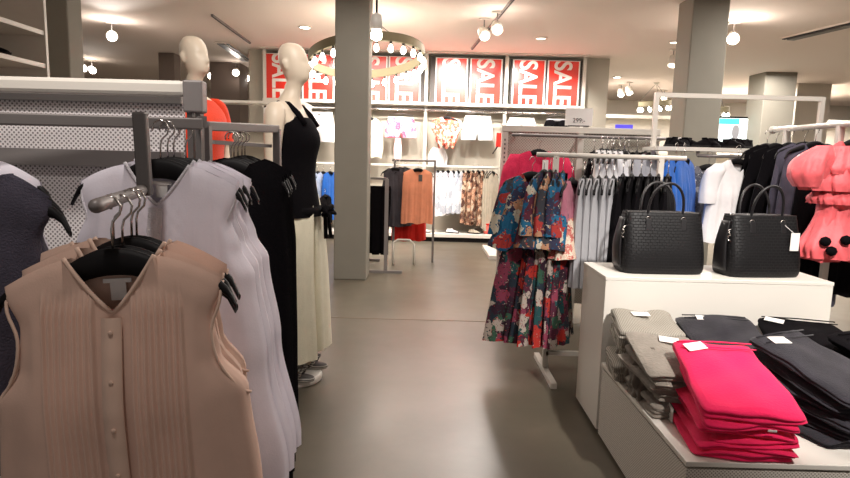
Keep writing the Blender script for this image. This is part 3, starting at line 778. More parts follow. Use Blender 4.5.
for q in (-1, 1):   # strappy grey sandals below the hems
    sd = MB()
    sd.loft(interp([(.0, q*.10, -.045, .045, .115), (.012, q*.10, -.045, .047, .12), (.02, q*.10, -.045, .045, .115)], 6), 24)
    for k in range(4):
        z = .03+.026*k; y = -.10+.04*k
        sd.tube([(q*.10-.05, y+.02, .015 if k < 2 else z), (q*.10-.035, y-.005, z+.03), (q*.10, y-.015, z+.042), (q*.10+.035, y-.005, z+.03), (q*.10+.05, y+.02, .015 if k < 2 else z)], .008, 8)
    sd.loft([(.0, q*.10, .03, .048, .055), (.06, q*.10, .03, .05, .058), (.13, q*.10, .03, .047, .052)], 24)
    sd.build('sandal', F_strap, m1, True)

# ------------------------------------------------------------------ wall shelf unit, upper left
xw = at(45, 60, 4.7).x
t = thing('wall_shelf_unit', 'white wall shelving unit at the upper left edge', 'shelf unit', (xw, 4.7, 0))
MB().box((-.2, .02, 1.6), (.42, .03, 3.2)).build('end_panel', M_wmetal, t, bevel=.003)
MB().box((-.42, -.7, 1.6), (.03, 1.45, 3.2)).build('back_panel', M_wall, t)
zz = [at(45, p, 4.7).z for p in (33, 66, 98)]
for z in zz: MB().box((-.2, -.7, z), (.40, 1.42, .035)).build('shelf', M_wmetal, t, bevel=.003)
for z in (.9, .45, .12, 1.4): MB().box((-.2, -.7, z), (.40, 1.42, .035)).build('shelf', M_wmetal, t)
def shoe(name, label, loc, rz, m, group):
    t = thing(name, label, 'shoe', loc, (0, 0, rz), group)
    MB().loft(interp([(0, 0, 0, .038, .12), (.012, 0, 0, .042, .125), (.02, 0, 0, .041, .123)], 8), 24, None).build('sole', M_black, t, True)
    MB().loft(interp([(.018, 0, 0, .038, .118), (.035, 0, .008, .036, .105), (.055, 0, .03, .031, .07), (.075, 0, .055, .028, .042)], 12), 24, None, (True, False)).build('upper', m, t, True)
    MB().tube([(-.034, .03, .04), (-.02, .0, .075), (.02, .0, .075), (.034, .03, .04)], .007, 8).build('strap', m, t, True)
    return t
sh0 = shoe('shoe', 'black shoe on the upper left shelf, nearest of three', (xw-.1, 3.75, zz[1]+.018), 1.4, F_black, 'black shoes on the upper left shelf')
for k, dy in enumerate((.3, .55)): dup(sh0, (xw-.12, 3.75+dy, zz[1]+.018), (0, 0, 1.1+k*.7), 'black shoe on the upper left shelf, %s of three' % ['middle', 'farthest'][k])

# ------------------------------------------------------------------ racks in the middle distance, right of the pillar
t = thing('black_clothes_rack', 'slim grey rack of black trousers right beside the pillar', 'clothing rack', (0, 0, 0))
a, b = at(366, 178, 8.3), at(387, 179, 7.45)
c = at(387, 283, 7.0)
MB().bar(a, b, .03, .03).build('top_rail', M_grey, t)
MB().bar((b.x, 7.45, b.z), (b.x, 7.45, 0), .045, .03).build('post', M_grey, t)
MB().bar((a.x, a.y, a.z), (a.x, a.y, 0), .045, .03).build('post', M_grey, t)
MB().box((b.x, 7.45, .015), (.42, .05, .03)).build('foot', M_grey, t); MB().box((a.x, a.y, .015), (.42, .05, .03)).build('foot', M_grey, t)
def trouser(label, loc, rz, m, L=.85, group=None, name='black_trousers'):
    t = thing(name, label, 'trousers', loc, (0, 0, rz), group)
    b = MB()
    for s in (-1, 1):
        b.loft(interp([(-L, s*.055, 0, .05, .02), (-L*.5, s*.055, 0, .058, .024), (-.22, s*.055, 0, .075, .028), (-.03, s*.05, 0, .08, .026)], 16), 22, lambda q, t: .05*math.sin(4*q), (True, True))
    b.build('trouser_legs', m, t, True)
    MB().loft([(-.035, 0, 0, .128, .028), (0, 0, 0, .125, .026)], 24, None).build('waistband', m, t, True)
    return t
for k in range(4):
    f = k/3; Y = 7.62+.5*f; pp_ = at(381-8*f, 186, Y)
    if k == 0: tr0 = trouser('black trousers on the slim rack beside the pillar, nearest pair', pp_, .1, F_black, .88, 'black trousers beside the pillar')
    else: dup(tr0, pp_, (0, 0, .1), 'black trousers on the slim rack beside the pillar, %s pair back' % ORD[k])
Y8 = 8.3
t = thing('coral_tops_rack', 'grey metal rack holding the coral and charcoal tops', 'clothing rack', (0, 0, 0))
a, b = at(392, 160, Y8), at(436, 161, Y8)
MB().tube([a, b], .016).build('top_rail', M_grey, t, True)
xm = at(404, 200, Y8).x
for px in (394, 434):
    x = at(px, 200, Y8).x
    MB().bar((x, Y8, a.z), (x, Y8, .0), .03).build('post', M_grey, t)
MB().tube([(at(394, 262, Y8).x, Y8-.25, 0), (at(394, 240, Y8).x, Y8-.2, .30), (at(397, 240, Y8).x+.02, Y8-.15, .33), (at(410, 240, Y8).x, Y8-.15, .33), (at(414, 250, Y8).x, Y8-.2, .28), (at(414, 262, Y8).x, Y8-.22, 0)], .014).build('foot_loop', M_wmetal, t, True)
ct = at(418, 169, Y8-.1)
cor = garment('coral_blouse', 'coral cap-sleeved top hanging in the middle distance', 'top', ct, (0, 0, .1), F_peach, [(0, .19), (.1, .2), (.3, .21), (.7, .22)], .74, None, nu=44, nv=26, seed=51, t=.05, amp=.012,
   parts=lambda t: MB().box((.03, -.07, -.12), (.05, .004, .09)).build('price_tag', M_dgrey, t))
hanger('black hanger of the coral top', ct+Vector((0, .003, .01)), (0, 0, .1))
for k, (px, Y, rz) in enumerate(((400, Y8-.02, .6), (405, Y8+.06, .8), (395, Y8-.08, .5))):
    p = at(px, 168, Y)
    if k == 0: ch0 = garment('charcoal_tunic', 'charcoal top beside the coral top, middle one of three', 'top', p, (0, 0, rz), F_char, [(0, .18), (.1, .17), (.3, .19), (.8, .2)], .80, 'charcoal tops beside the coral top', nu=40, nv=24, seed=52, amp=.012)
    else: dup(ch0, p, (0, 0, rz), 'charcoal top beside the coral top, %s of three' % ['', 'right one', 'left one'][k])
    hanger('black hanger of the %s charcoal top' % ['middle', 'right', 'left'][k], p+Vector((0, .003, .01)), (0, 0, rz), 'hangers of the charcoal tops')
rd = at(404, 208, Y8+.14)
garment('red_tshirt', 'red top showing below the coral and charcoal tops', 'top', at(410, 180, Y8+.2), (0, 0, .2), F_red, TEE, .86, None, nu=40, nv=24, seed=53)

# ------------------------------------------------------------------ clothes on the sale wall
def wallrow(name, label, cat, pxs, py, m, W, L, group, rz=1.2, Y=BW-.30, **kw):
    first = None
    n = len(pxs)
    for k, px in enumerate(pxs):
        p = at(px, py, Y); lb = label % ORD[k] if n > 1 else label.replace('%s ', '')
        r = rz+random.uniform(-.2, .2)
        if first is None: first = garment(name, lb, cat, p, (0, 0, r), m, W, L, group if n > 1 else None, nu=30, nv=18, **kw)
        else: dup(first, p, (0, 0, r), lb, scale=(1, 1, random.uniform(.94, 1.05)))
        hanger('hanger of the ' + lb.replace(' on the lower wall rail', '').replace(' left of the pillar on the wall rail', '').replace(' on the wall rail', ''), p+Vector((0, .003, .012)), (0, 0, r), 'hangers on the lower wall rail')
wallrow('white_print_shirt', 'white printed shirt on the lower wall rail, %s from left', 'shirt', (438, 443, 448, 453, 458, 463), 171, F_camo, [(0, .2), (.1, .21), (.8, .23)], .78, 'white shirts on the lower wall rail', seed=61)
wallrow('floral_blouse', 'brown floral blouse on the lower wall rail, %s from left', 'blouse', (468, 473, 478, 483), 171, F_flo_brown, [(0, .2), (.1, .2), (.9, .22)], .92, 'brown floral blouses on the wall rail', seed=62)
wallrow('tan_trousers_top', 'tan linen long shirt on the wall rail end, %s from left', 'shirt', (487, 490, 493), 172, F_tan, [(0, .2), (.1, .2), (1, .2)], .98, 'tan long shirts on the wall rail', seed=63)
for o in [o for o in C.objects if o.name.startswith('tan_trousers_top')]: o.name = 'linen_shirt'
wallrow('pale_blue_shirt', 'pale blue shirt left of the pillar on the wall rail, %s from left', 'shirt', (312, 318, 323), 172, F_lblue, TEE, .8, 'pale blue shirts left of the pillar', seed=64)
wallrow('blue_shirt', '%s royal blue shirt on the wall rail beside the pillar', 'shirt', (330,), 172, F_blue, TEE, .85, None, seed=65)
wallrow('dark_shirt', '%s black shirt on the wall rail between mannequin and pillar', 'shirt', (325,), 195, F_black, TEE, .5, None, Y=BW-.55, seed=66)
# front-hung pieces on the upper rail
def shorts(name, label, loc, m, trim, wd=.42, L=.40, cat='shorts'):
    t = thing(name, label, cat, loc)
    hw = wd/2
    b = MB()
    for s in (-1, 1):
        b.loft(interp([(-L, s*hw*.58, 0, hw*.5, .055), (-L*.75, s*hw*.55, 0, hw*.53, .06), (-L*.35, s*hw*.45, 0, hw*.52, .06), (-.02, s*hw*.42, 0, hw*.45, .045)], 14), 26, lambda q, t: .04*math.sin(5*q), (True, True))
    b.build('shorts_legs', m, t, True)
    MB().loft([(-.04, 0, 0, hw*.9, .05), (0, 0, 0, hw*.86, .046)], 28, None, (True, False)).build('waistband', trim, t, True)
    k = MB(); k.tube([(-hw*.8, 0, .03), (0, 0, .06), (hw*.8, 0, .03)], .006, 8); k.tube([(0, 0, .06), (0, 0, .09), (.02, 0, .12), (0, 0, .14), (-.02, 0, .12)], .005, 8)
    k.build('clip_hanger', M_dgrey, t, True)
    return t
Yh = BW-.34
shorts('white_shorts', 'white shorts hung face-out between mannequin and pillar', at(319, 112, Yh), F_white, F_white, .54, .52)
shorts('pink_print_shorts', 'pink and white printed shorts hung face-out on the upper rail', at(401, 117, Yh), patch_mat('pink_print', [(240, 190, 200), (220, 90, 120), (244, 226, 226), (238, 170, 186)], 12), F_white, .52, .36)
garment('pink_scarf', 'white and pink scarf hanging below the pink printed shorts', 'scarf', at(398, 138, Yh-.06), (0, 0, 0), fabric('pale_pink', (240, 200, 200)), [(0, .05), (.2, .07), (.4, .06)], .38, None, nu=20, nv=12, nw=.01, ndf=.004, ndb=.004, drop=.01, t=.02, amp=.006, seed=71)
garment('ivory_blouse', 'ivory top hanging face-out just right of the pillar', 'top', at(370, 118, Yh), (0, 0, 0), F_ivory, [(0, .17), (.1, .2), (.5, .24), (.7, .22)], .68, None, nu=34, nv=20, seed=72)
hanger('hanger of the ivory top just right of the pillar', at(370, 117, Yh+.003))
garment('floral_frill_blouse', 'coral floral frilly top hung face-out on the upper rail', 'top', at(447, 117, Yh), (0, 0, .15), F_flo_coral, [(0, .2), (.08, .26), (.2, .27), (.35, .2), (.5, .16)], .5, None, nu=44, nv=24, seed=73, amp=.04, fr=12, hem=.05, t=.09)
hanger('hanger of the coral floral frilly top', at(447, 116, Yh+.003))
shorts('white_denim_shorts', 'pale grey denim shorts hung face-out on the upper rail', at(478, 116, Yh), fabric('pale_denim', (214, 218, 220), .15), F_white, .52, .42)
garment('white_vest', 'white vest lying low against the wall below the floral top', 'top', at(438, 147, BW-.1), (0, 0, 0), F_white, [(0, .12), (.2, .18), (.3, .17)], .34, None, nu=30, nv=16, seed=74, t=.03)
shorts('white_skirt', 'white garment hung in the right bay above the gondola', at(522, 118, Yh), F_white, F_white, .5, .2, 'skirt')
shorts('black_shorts', 'black shorts hung in the right bay beside the price card', at(557, 119, Yh), F_black, F_grey, .42, .18)
rt_ = at(500, 140, BW-.6)
t = thing('red_bag_tag', 'small red ticket hanging on the wall upright above the gondola', 'ticket', (rt_.x, rt_.y, rt_.z))
MB().box((0, 0, 0), (.13, .02, .24)).build('ticket_card', F_red, t); MB().tube([(-.03, 0, -.1), (-.12, -.02, -.24)], .012, 8).build('ticket_cord', M_black, t)
pk = at(488, 232, BW-.4)
MBp = MB().lathe([(.06, 0), (.085, .02), (.09, .14), (.075, .17), (.07, .17)], 20)
t = thing('pink_pot', 'small pink pot on the base shelf under the tan shirts', 'pot', (pk.x, BW-.40, .142)); MBp.build('pot_body', fabric('pot_pink', (230, 110, 100)), t, True)
MB().lathe([(.095, .165), (.097, .185), (.03, .19)], 20).build('pot_lid', F_red, t, True)
for k, px in enumerate((405, 424, 452, 474)):
    p = at(px, 232, BW-.42); shm = [F_red, F_white, F_white, F_tan][k]
    shoe('shoe', ['red', 'white', 'white', 'tan'][k]+' shoe on the base shelf of the sale wall, '+['under the coral top', 'right of the red shoe', 'under the white printed shirts', 'under the floral blouses'][k], (p.x, BW-.42, .141), 1.2, shm, 'shoes on the wall base shelf')
fp = at(508, 258, 9.0)
tag(MB().box((fp.x+.05, 9.2, .03), (.75, 1.1, .06)).build('display_platform', M_white, bevel=.005), 'low white display platform on the floor behind the gondola post', 'platform')

# ------------------------------------------------------------------ right gondola (perforated white)
Yg = 5.5
t = thing('white_gondola', 'white perforated gondola behind the pink cardigan', 'clothing rack', (0, 0, 0))
xa, xb = at(505, 130, Yg).x, at(656, 134, Yg).x; zg = at(560, 130, Yg).z
for x in (xa, (xa+xb)/2, xb): 
    p = MB().box((x, Yg, zg/2), (.055, .06, zg)).build('post', M_wmetal, t, bevel=.004)
sl = MB()
for k in range(40): sl.box((xa, Yg-.031, .1+k*(zg-.2)/39), (.012, .004, .018))
sl.build('slot_row', M_dgrey, t)
MB().box(((xa+xb)/2, Yg, zg), (xb-xa+.06, .07, .055)).build('top_beam', M_wmetal, t, bevel=.004)
MB().box(((xa+xb)/2, Yg+.02, zg/2+.06), (xb-xa, .015, zg-.14)).build('perforated_panel', M_perfg, t)
MB().box((xa, Yg-.12, .04), (.09, .42, .08)).build('foot', M_wmetal, t, bevel=.004); MB().box((xb, Yg-.12, .04), (.09, .42, .08)).build('foot', M_wmetal, t, bevel=.004)
zr2 = at(560, 136, Yg-.25).z
MB().tube([(xa+.03, Yg-.25, zr2), (xb+.2, Yg-.25, zr2)], .014).build('rail', M_grey, t, True)
for x in (xa+.1, (xa+xb)/2, xb): MB().bar((x, Yg, zr2), (x, Yg-.26, zr2), .015, .025).build('bracket', M_wmetal, t)
# price card
pc = at(579, 117, Yg-.02)
t = thing('price_card', 'white price card reading 299 on top of the gondola', 'sign', pc)
MB().box((0, 0, 0), (.245, .006, .155)).build('card', M_tag, t)
MB().box((0, .004, -.08), (.19, .02, .012)).build('card_holder', M_dgrey, t)
me, tw3, th3 = text_mesh('299:-', 1, .004); me.materials.append(M_dgrey)
o = bpy.data.objects.new('price_number', me); C.objects.link(o); o.parent = t; s3 = .11/tw3
o.location = (0, -.006, -.03); o.rotation_euler = (PI/2, 0, 0); o.scale = (s3, s3, .5)
# pink cardigan
pcn = at(539, 151, Yg-.25)
garment('pink_cardigan', 'raspberry pink long-sleeved cardigan on the gondola rail', 'cardigan', pcn, (0, 0, 0), F_pink, [(0, .2), (.1, .22), (.3, .24), (.9, .26)], .9, None, nu=60, nv=34, seed=81, ndf=.12, amp=.014,
   sleeves=dict(x0=.2, z0=-.03, L=.72, r0=.085, r1=.05, out=.10), parts=lambda t: MB().box((.05, -.055, -.13), (.05, .004, .11)).build('price_tag', M_tag, t))
hanger('black hanger of the raspberry pink cardigan', pcn+Vector((0, .003, .015)))
# black clothes row + whites + blue at gondola rail
first = None
for k in range(8):
    px = 594+k*8.6; p = at(px, 152, Yg-.28)
    if k == 0: first = garment('black_tshirt', 'black top on the gondola rail, leftmost of the black row', 'top', p, (0, 0, 1.1), F_black, TEE, .95, 'black tops on the gondola rail', nu=34, nv=20, seed=82)
    else: dup(first, p, (0, 0, 1.1+random.uniform(-.2, .2)), 'black top on the gondola rail, %s from left' % ORD[k])
    hanger('black hanger on the gondola rail, %s of the black row' % ORD[k], p+Vector((0, .003, .012)), (0, 0, 1.1), 'hangers of the black tops')
for k in range(5):
    p = at(602+k*5.6, 150+k*.3, Yg-.62)
    if k == 0: wf = garment('white_tee', 'white tee in front of the black tops, leftmost of five', 'top', p, (0, 0, .9), F_white, [(0, .15), (.05, .15), (.2, .10)], .26, 'white tees in front of the black tops', nu=30, nv=14, seed=83, t=.04)
    else: dup(wf, p, (0, 0, .9), 'white tee in front of the black tops, %s from left' % ORD[k])
    hanger('black hanger of the %s white tee' % ORD[k], p+Vector((0, .003, .012)), (0, 0, .9), 'hangers of the white tees')
for k, (px, m_, lb) in enumerate(((651, F_grey, 'light grey top between the black tops and the blue one'), (676, F_blue, 'royal blue top hanging right of the rack post, front one'), (684, F_blue, 'royal blue top behind the front blue one'))):
    p = at(px, 158 if k else 154, 4.95 if k == 0 else 4.35+.1*k)
    garment('grey_tshirt' if k == 0 else 'blue_tshirt', lb, 'top', p, (0, 0, [.5, .75, .85][k]), m_, TEE, .62 if k else .3, None, nu=34, nv=20, seed=84+k, lean=.1 if k else 0, parts=None)
    hanger(['black hanger of the light grey top', 'black hanger of the front royal blue top', 'black hanger of the rear royal blue top'][k], p+Vector((0, .003, .012)), (0, 0, [.5, .75, .85][k]))
# ---- front rack with floral dresses
Yr = 4.0
t = thing('floral_dress_rack', 'white metal garment rack holding the floral dresses', 'clothing rack', (0, 0, 0))
a, b = at(537, 155, Yr), at(686, 158, Yr)
a.y = b.y = Yr; zq = (a.z+b.z)/2
MB().tube([(a.x, Yr, zq), (b.x, Yr, zq)], .016, 16).build('rail', M_wmetal, t, True)
for px in (556, 661):
    x = at(px, 160, Yr).x
    MB().box((x, Yr, zq/2), (.036, .03, zq)).build('post', M_wmetal, t)
    MB().box((x, Yr, .02), (.04, .62, .04)).build('foot', M_wmetal, t, bevel=.004)
x0_, x1_ = at(556, 160, Yr).x, at(661, 160, Yr).x
MB().box(((x0_+x1_)/2, Yr, .14), (x1_-x0_, .03, .03)).build('stretcher', M_wmetal, t)
def floral(label, loc, rz, bod, sk, seed):
    t = thing('floral_dress', label, 'dress', loc, (0, 0, rz), 'floral dresses on the front rack')
    cloth([(0, .155), (.08, .17), (.2, .19), (.34, .235), (.48, .29)], .49, nw=.07, ndf=.10, drop=.05, t=.09, amp=.022, fr=11, seed=seed, nu=64, nv=34, hem=.015).build('flounced_bodice', bod, t, True)
    rows = [(-1.12, 0, 0, .27, .11), (-1.0, 0, 0, .26, .10), (-.7, 0, 0, .22, .08), (-.45, 0, 0, .17, .075), (-.35, 0, 0, .14, .05)]
    MB().loft(interp(rows, 30), 72, lambda q, t: .13*math.sin(7*q+seed)*(1-t)+.07*math.sin(16*q)*(1-t), (False, False)).build('skirt', sk, t, True)
    for s in (-1, 1):
        b = MB(); sleeve(b, s, .15, -.04, .36, .05, .07, .05, .08, seed, .6, .03); b.build('sleeve', bod, t, True)
    return t
fl = None
fs = [(532, 174, .22, 'front one facing the aisle'), (544, 172, .95, 'second from the aisle'), (550, 172, 1.15, 'third from the aisle'), (556, 172, 1.25, 'fourth from the aisle'), (563, 173, 1.2, 'fifth from the aisle')]
for k, (px, py, rz, lb) in enumerate(fs):
    p = at(px, py, Yr+.0)
    if k == 0: fl = floral('teal and red floral dress, '+lb, p, rz, F_flo_top, F_flo_skirt, 3)
    else: dup(fl, p, (0, 0, rz), 'teal and red floral dress, '+lb)
    hanger('black hanger of the floral dress, '+lb, p+Vector((0, .003, .015)), (0, 0, rz), 'hangers of the floral dresses')
p = at(572, 180, Yr-.05)
garment('pink_floral_tunic', 'mauve tunic with cream floral hem between dresses and grey shirts', 'tunic', p, (0, 0, 1.0), fabric('mauve', (176, 110, 128)), [(0, .15), (.1, .17), (.3, .18)], .26, None, nu=36, nv=20, seed=91,
   parts=lambda t: MB().loft(interp([(-.50, 0, 0, .235, .10), (-.36, 0, 0, .19, .075), (-.24, 0, 0, .17, .055)], 14), 48, lambda q, t: .08*math.sin(8*q)*(1-t), (False, False)).build('floral_hem', F_flo_cream, t, True))
hanger('black hanger of the mauve tunic', p+Vector((0, .003, .015)), (0, 0, 1.0))
fo = at(568, 205, Yr+.1)
for k in range(5):
    p = at(584+k*7.4, 178, Yr)
    if k == 0: gs = garment('grey_shirt', 'light grey shirt on the front rack, leftmost of five', 'shirt', p, (0, 0, 1.15), F_grey, [(0, .19), (.06, .2), (.3, .2), (.8, .19)], .72, 'light grey shirts on the front rack', nu=44, nv=28, seed=95, amp=.018, t=.035)
    else: dup(gs, p, (0, 0, 1.15+random.uniform(-.08, .08)), 'light grey shirt on the front rack, %s from left' % ORD[k])
    hanger('black hanger of the light grey shirt, %s from left' % ORD[k], p+Vector((0, .003, .015)), (0, 0, 1.15), 'hangers of the grey shirts')
for k in range(6):
    p = at(623+k*9, 176, Yr)
    if k == 0: bs = garment('black_shirt', 'black shirt on the front rack behind the left handbag, leftmost', 'shirt', p, (0, 0, 1.1), F_black, TEE, .85, 'black shirts on the front rack', nu=36, nv=22, seed=97)
    else: dup(bs, p, (0, 0, 1.1), 'black shirt on the front rack behind the left handbag, %s from left' % ORD[k])
    hanger('black hanger of the black shirt, %s from left on the front rack' % ORD[k], p+Vector((0, .003, .015)), (0, 0, 1.1), 'hangers of the black shirts')
# ---- white display frame with shoe shelf
Yf = 4.95
t = thing('display_stand', 'tall thin white rectangular frame above the shoe shelf', 'display frame', (0, 0, 0))
a, b = at(657, 93, Yf), at(822, 101, Yf); zf = (a.z+b.z)/2
a, b = at(657, 93, Yf), at(822, 102, Yf)
MB().bar((a.x, Yf, zf), (b.x, Yf, zf), .03, .035).build('top_bar', M_wmetal, t)
for x in (a.x, b.x): MB().bar((x, Yf, zf+.017), (x, Yf, 0), .034, .034).build('post', M_wmetal, t)
zsft = at(710, 150, Yf).z
MB().box(((a.x+b.x)/2-.25, Yf, zsft), (b.x-a.x-.45, .34, .03)).build('shoe_shelf', M_white, t)
MB().box(((a.x+b.x)/2, Yf, .1), (b.x-a.x, .03, .05)).build('stretcher', M_wmetal, t)
z_ = at(710, 156, Yf-.1).z
MB().tube([(at(690, 156, Yf).x, Yf-.14, z_), (at(737, 157, Yf).x, Yf-.14, z_)], .013).build('short_rail', M_grey, t, True)
MB().bar((at(690, 156, Yf).x, Yf-.14, z_), (at(690, 156, Yf).x, Yf-.14, zsft), .02).build('rail_hanger', M_grey, t)
MB().bar((at(737, 156, Yf).x, Yf-.14, z_), (at(737, 156, Yf).x, Yf-.14, zsft), .02).build('rail_hanger', M_grey, t)
s0 = None
for k, px in enumerate((672, 684, 692, 701, 711, 719, 729, 738, 748)):
    p = at(px, 146, Yf); loc = (p.x, Yf-.05+.05*(k % 3), zsft+.016)
    lb = 'black strappy shoe on the white shelf, %s from left' % ORD[k]
    if s0 is None: s0 = shoe('shoe', lb, loc, .3, F_black, 'black shoes on the white shelf')
    else: dup(s0, loc, (random.choice((0, 0, .12)), 0, random.uniform(-1.4, 1.4)), lb)
# garments under the shoe shelf
p = at(709, 166, Yf-.14)
garment('grey_print_blouse', 'grey patterned top under the shoe shelf', 'top', p, (0, 0, -.3), patch_mat('grey_print', [(120, 120, 130), (196, 196, 200), (80, 84, 100), (150, 150, 156)], 14), TEE, .42, None, nu=36, nv=20, seed=101)
hanger('black hanger of the grey patterned top', p+Vector((0, .003, .012)), (0, 0, -.3))
p = at(738, 160, Yf-.35)
garment('white_shirt', 'white shirt hanging left of the black garments by the handbags', 'shirt', p, (0, 0, .2), F_white, [(0, .16), (.1, .22), (.3, .24), (.6, .26)], .62, None, nu=44, nv=26, seed=102, t=.08,
   sleeves=dict(x0=.15, z0=-.03, L=.3, r0=.08, r1=.07, out=.08))
hanger('black hanger of the white shirt by the handbags', p+Vector((0, .003, .012)), (0, 0, .2))

# ---- right edge rack running towards the camera
t = thing('right_edge_rack', 'white tube rack at the right edge running towards the viewer', 'clothing rack', (0, 0, 0))
e1 = at(773, 130, 4.6); xr_ = e1.x; ze = e1.z
MB().tube([(xr_, 4.6, ze), (xr_, 2.4, ze)], .019, 16).build('rail', M_wmetal, t, True)
MB().lathe([(.001, -.03), (.022, -.024), (.03, 0), (.022, .024), (.001, .03)], 16, (xr_, 4.6, ze)).build('rail_end', M_wmetal, t, True)
xx = xr_
for Y in (4.42, 3.85, 2.6):
    MB().bar((xx, Y, ze-.01), (xx, Y, 0), .04, .03).build('post', M_wmetal, t)
MB().box((xx, 3.5, .02), (.05, 2.0, .04)).build('foot', M_wmetal, t)
bk = None
for k, (Y, py, L_) in enumerate(((4.66, 143, 1.0), (4.54, 143, 1.0), (4.36, 142, 1.0))):
    p = Vector((xr_, Y, ze-.11))
    if bk is None: bk = garment('black_coat', 'black long garment at the far end of the right rack', 'coat', p, (0, 0, .3), F_black, [(0, .19), (.1, .21), (.5, .26), (1, .28)], 1.05, 'black long garments on the right rack', nu=40, nv=26, seed=111, lean=-.03)
    else: dup(bk, p, (0, 0, .15), 'black long garment on the right rack, %s from its far end' % ORD[k])
    hanger('black hanger of the black garment, %s from the rack far end' % ORD[k], p+Vector((0, .003, .01)), (0, 0, .15), 'hangers of the black long garments')
for k, Y in enumerate((4.2, 4.08)):
    p = Vector((xr_, Y, ze-.11))
    if k == 0: nv_ = garment('grey_marl_dress', 'dark grey dress between black garments and pink ruffle top', 'dress', p, (0, 0, .1), F_denim, [(0, .19), (.1, .2), (.5, .22), (1, .26)], 1.1, 'dark grey dresses on the right rack', nu=40, nv=26, seed=112)
    else: dup(nv_, p, (0, 0, 0), 'dark grey dress right behind the pink ruffle top')
    hanger('black hanger of the dark grey dress, %s behind the pink top' % ['second', 'first'][k], p+Vector((0, .003, .01)), (0, 0, .1), 'hangers of the dark grey dresses')
p = Vector((xr_-.0, 3.70, ze-.11))
t = thing('ruffled_blouse', 'coral pink ruffled top with black pompoms at the right edge', 'top', p, (0, 0, .12))
cloth([(0, .18), (.1, .19), (.3, .19), (.42, .19), (.6, .23), (.72, .26)], .73, nw=.1, ndf=.10, drop=.05, t=.08, amp=.02, fr=10, seed=121, nu=70, nv=40).build('body', F_coral, t, True)
def ruffle(z0, z1, r0, r1, ph, n=11, a=.07):
    return MB().loft(interp([(z1, 0, 0, r1*1.0, .15), (z1+(z0-z1)*.25, 0, 0, r1*1.04, .15), (z1+(z0-z1)*.6, 0, 0, (r0+r1)/2, .12), (z0, 0, 0, r0, .085)], 22), 90, lambda q, t: a*math.sin(n*q+ph)*(1-t)+.05*math.sin(n*2.3*q+4*t)*(1-t)+.02*math.sin(n*4.1*q-6*t), (False, False))
ruffle(-.05, -.30, .2, .30, 0).build('ruffle', F_coral, t, True)
ruffle(-.03, -.20, .17, .26, 1.5, 13).build('ruffle', F_coral, t, True)
ruffle(-.24, -.38, .19, .235, 2.5, 12, .04).build('ruffle', F_coral, t, True)
ruffle(-.42, -.71, .19, .275, .7, 9, .08).build('peplum', F_coral, t, True)
for s in (-1, 1):
    b = MB(); b.loft(interp([(-.28, s*.29, 0, .07, .08), (-.2, s*.30, 0, .095, .11), (-.1, s*.26, 0, .09, .1), (-.03, s*.2, 0, .04, .05)], 16), 40, lambda q, t: .10*math.sin(8*q+5*t)*math.sin(PI*t)+.05*math.sin(17*q-9*t), (False, False)).build('puff_sleeve', F_coral, t, True)
for x, z, y_ in ((-.215, -.60, -.105), (-.125, -.585, -.155), (-.19, -.655, -.13)):
    b = MB().lathe([(.002, -.03), (.024, -.02), (.032, 0), (.024, .02), (.002, .03)], 14); o = b.build('pompom', F_black, t, True); o.location = (x, y_, z)
hanger('black hanger of the coral pink ruffled top', p+Vector((0, .003, .014)), (0, 0, .12))
p = Vector((xr_, 3.42, ze-.11))
garment('black_tshirt', 'black top low behind the pink ruffle top hem', 'top', Vector((xr_+.05, 3.98, ze-.12)), (0, 0, 0), F_black, [(0, .18), (.1, .2), (.8, .24)], 1.0, None, nu=36, nv=20, seed=131)

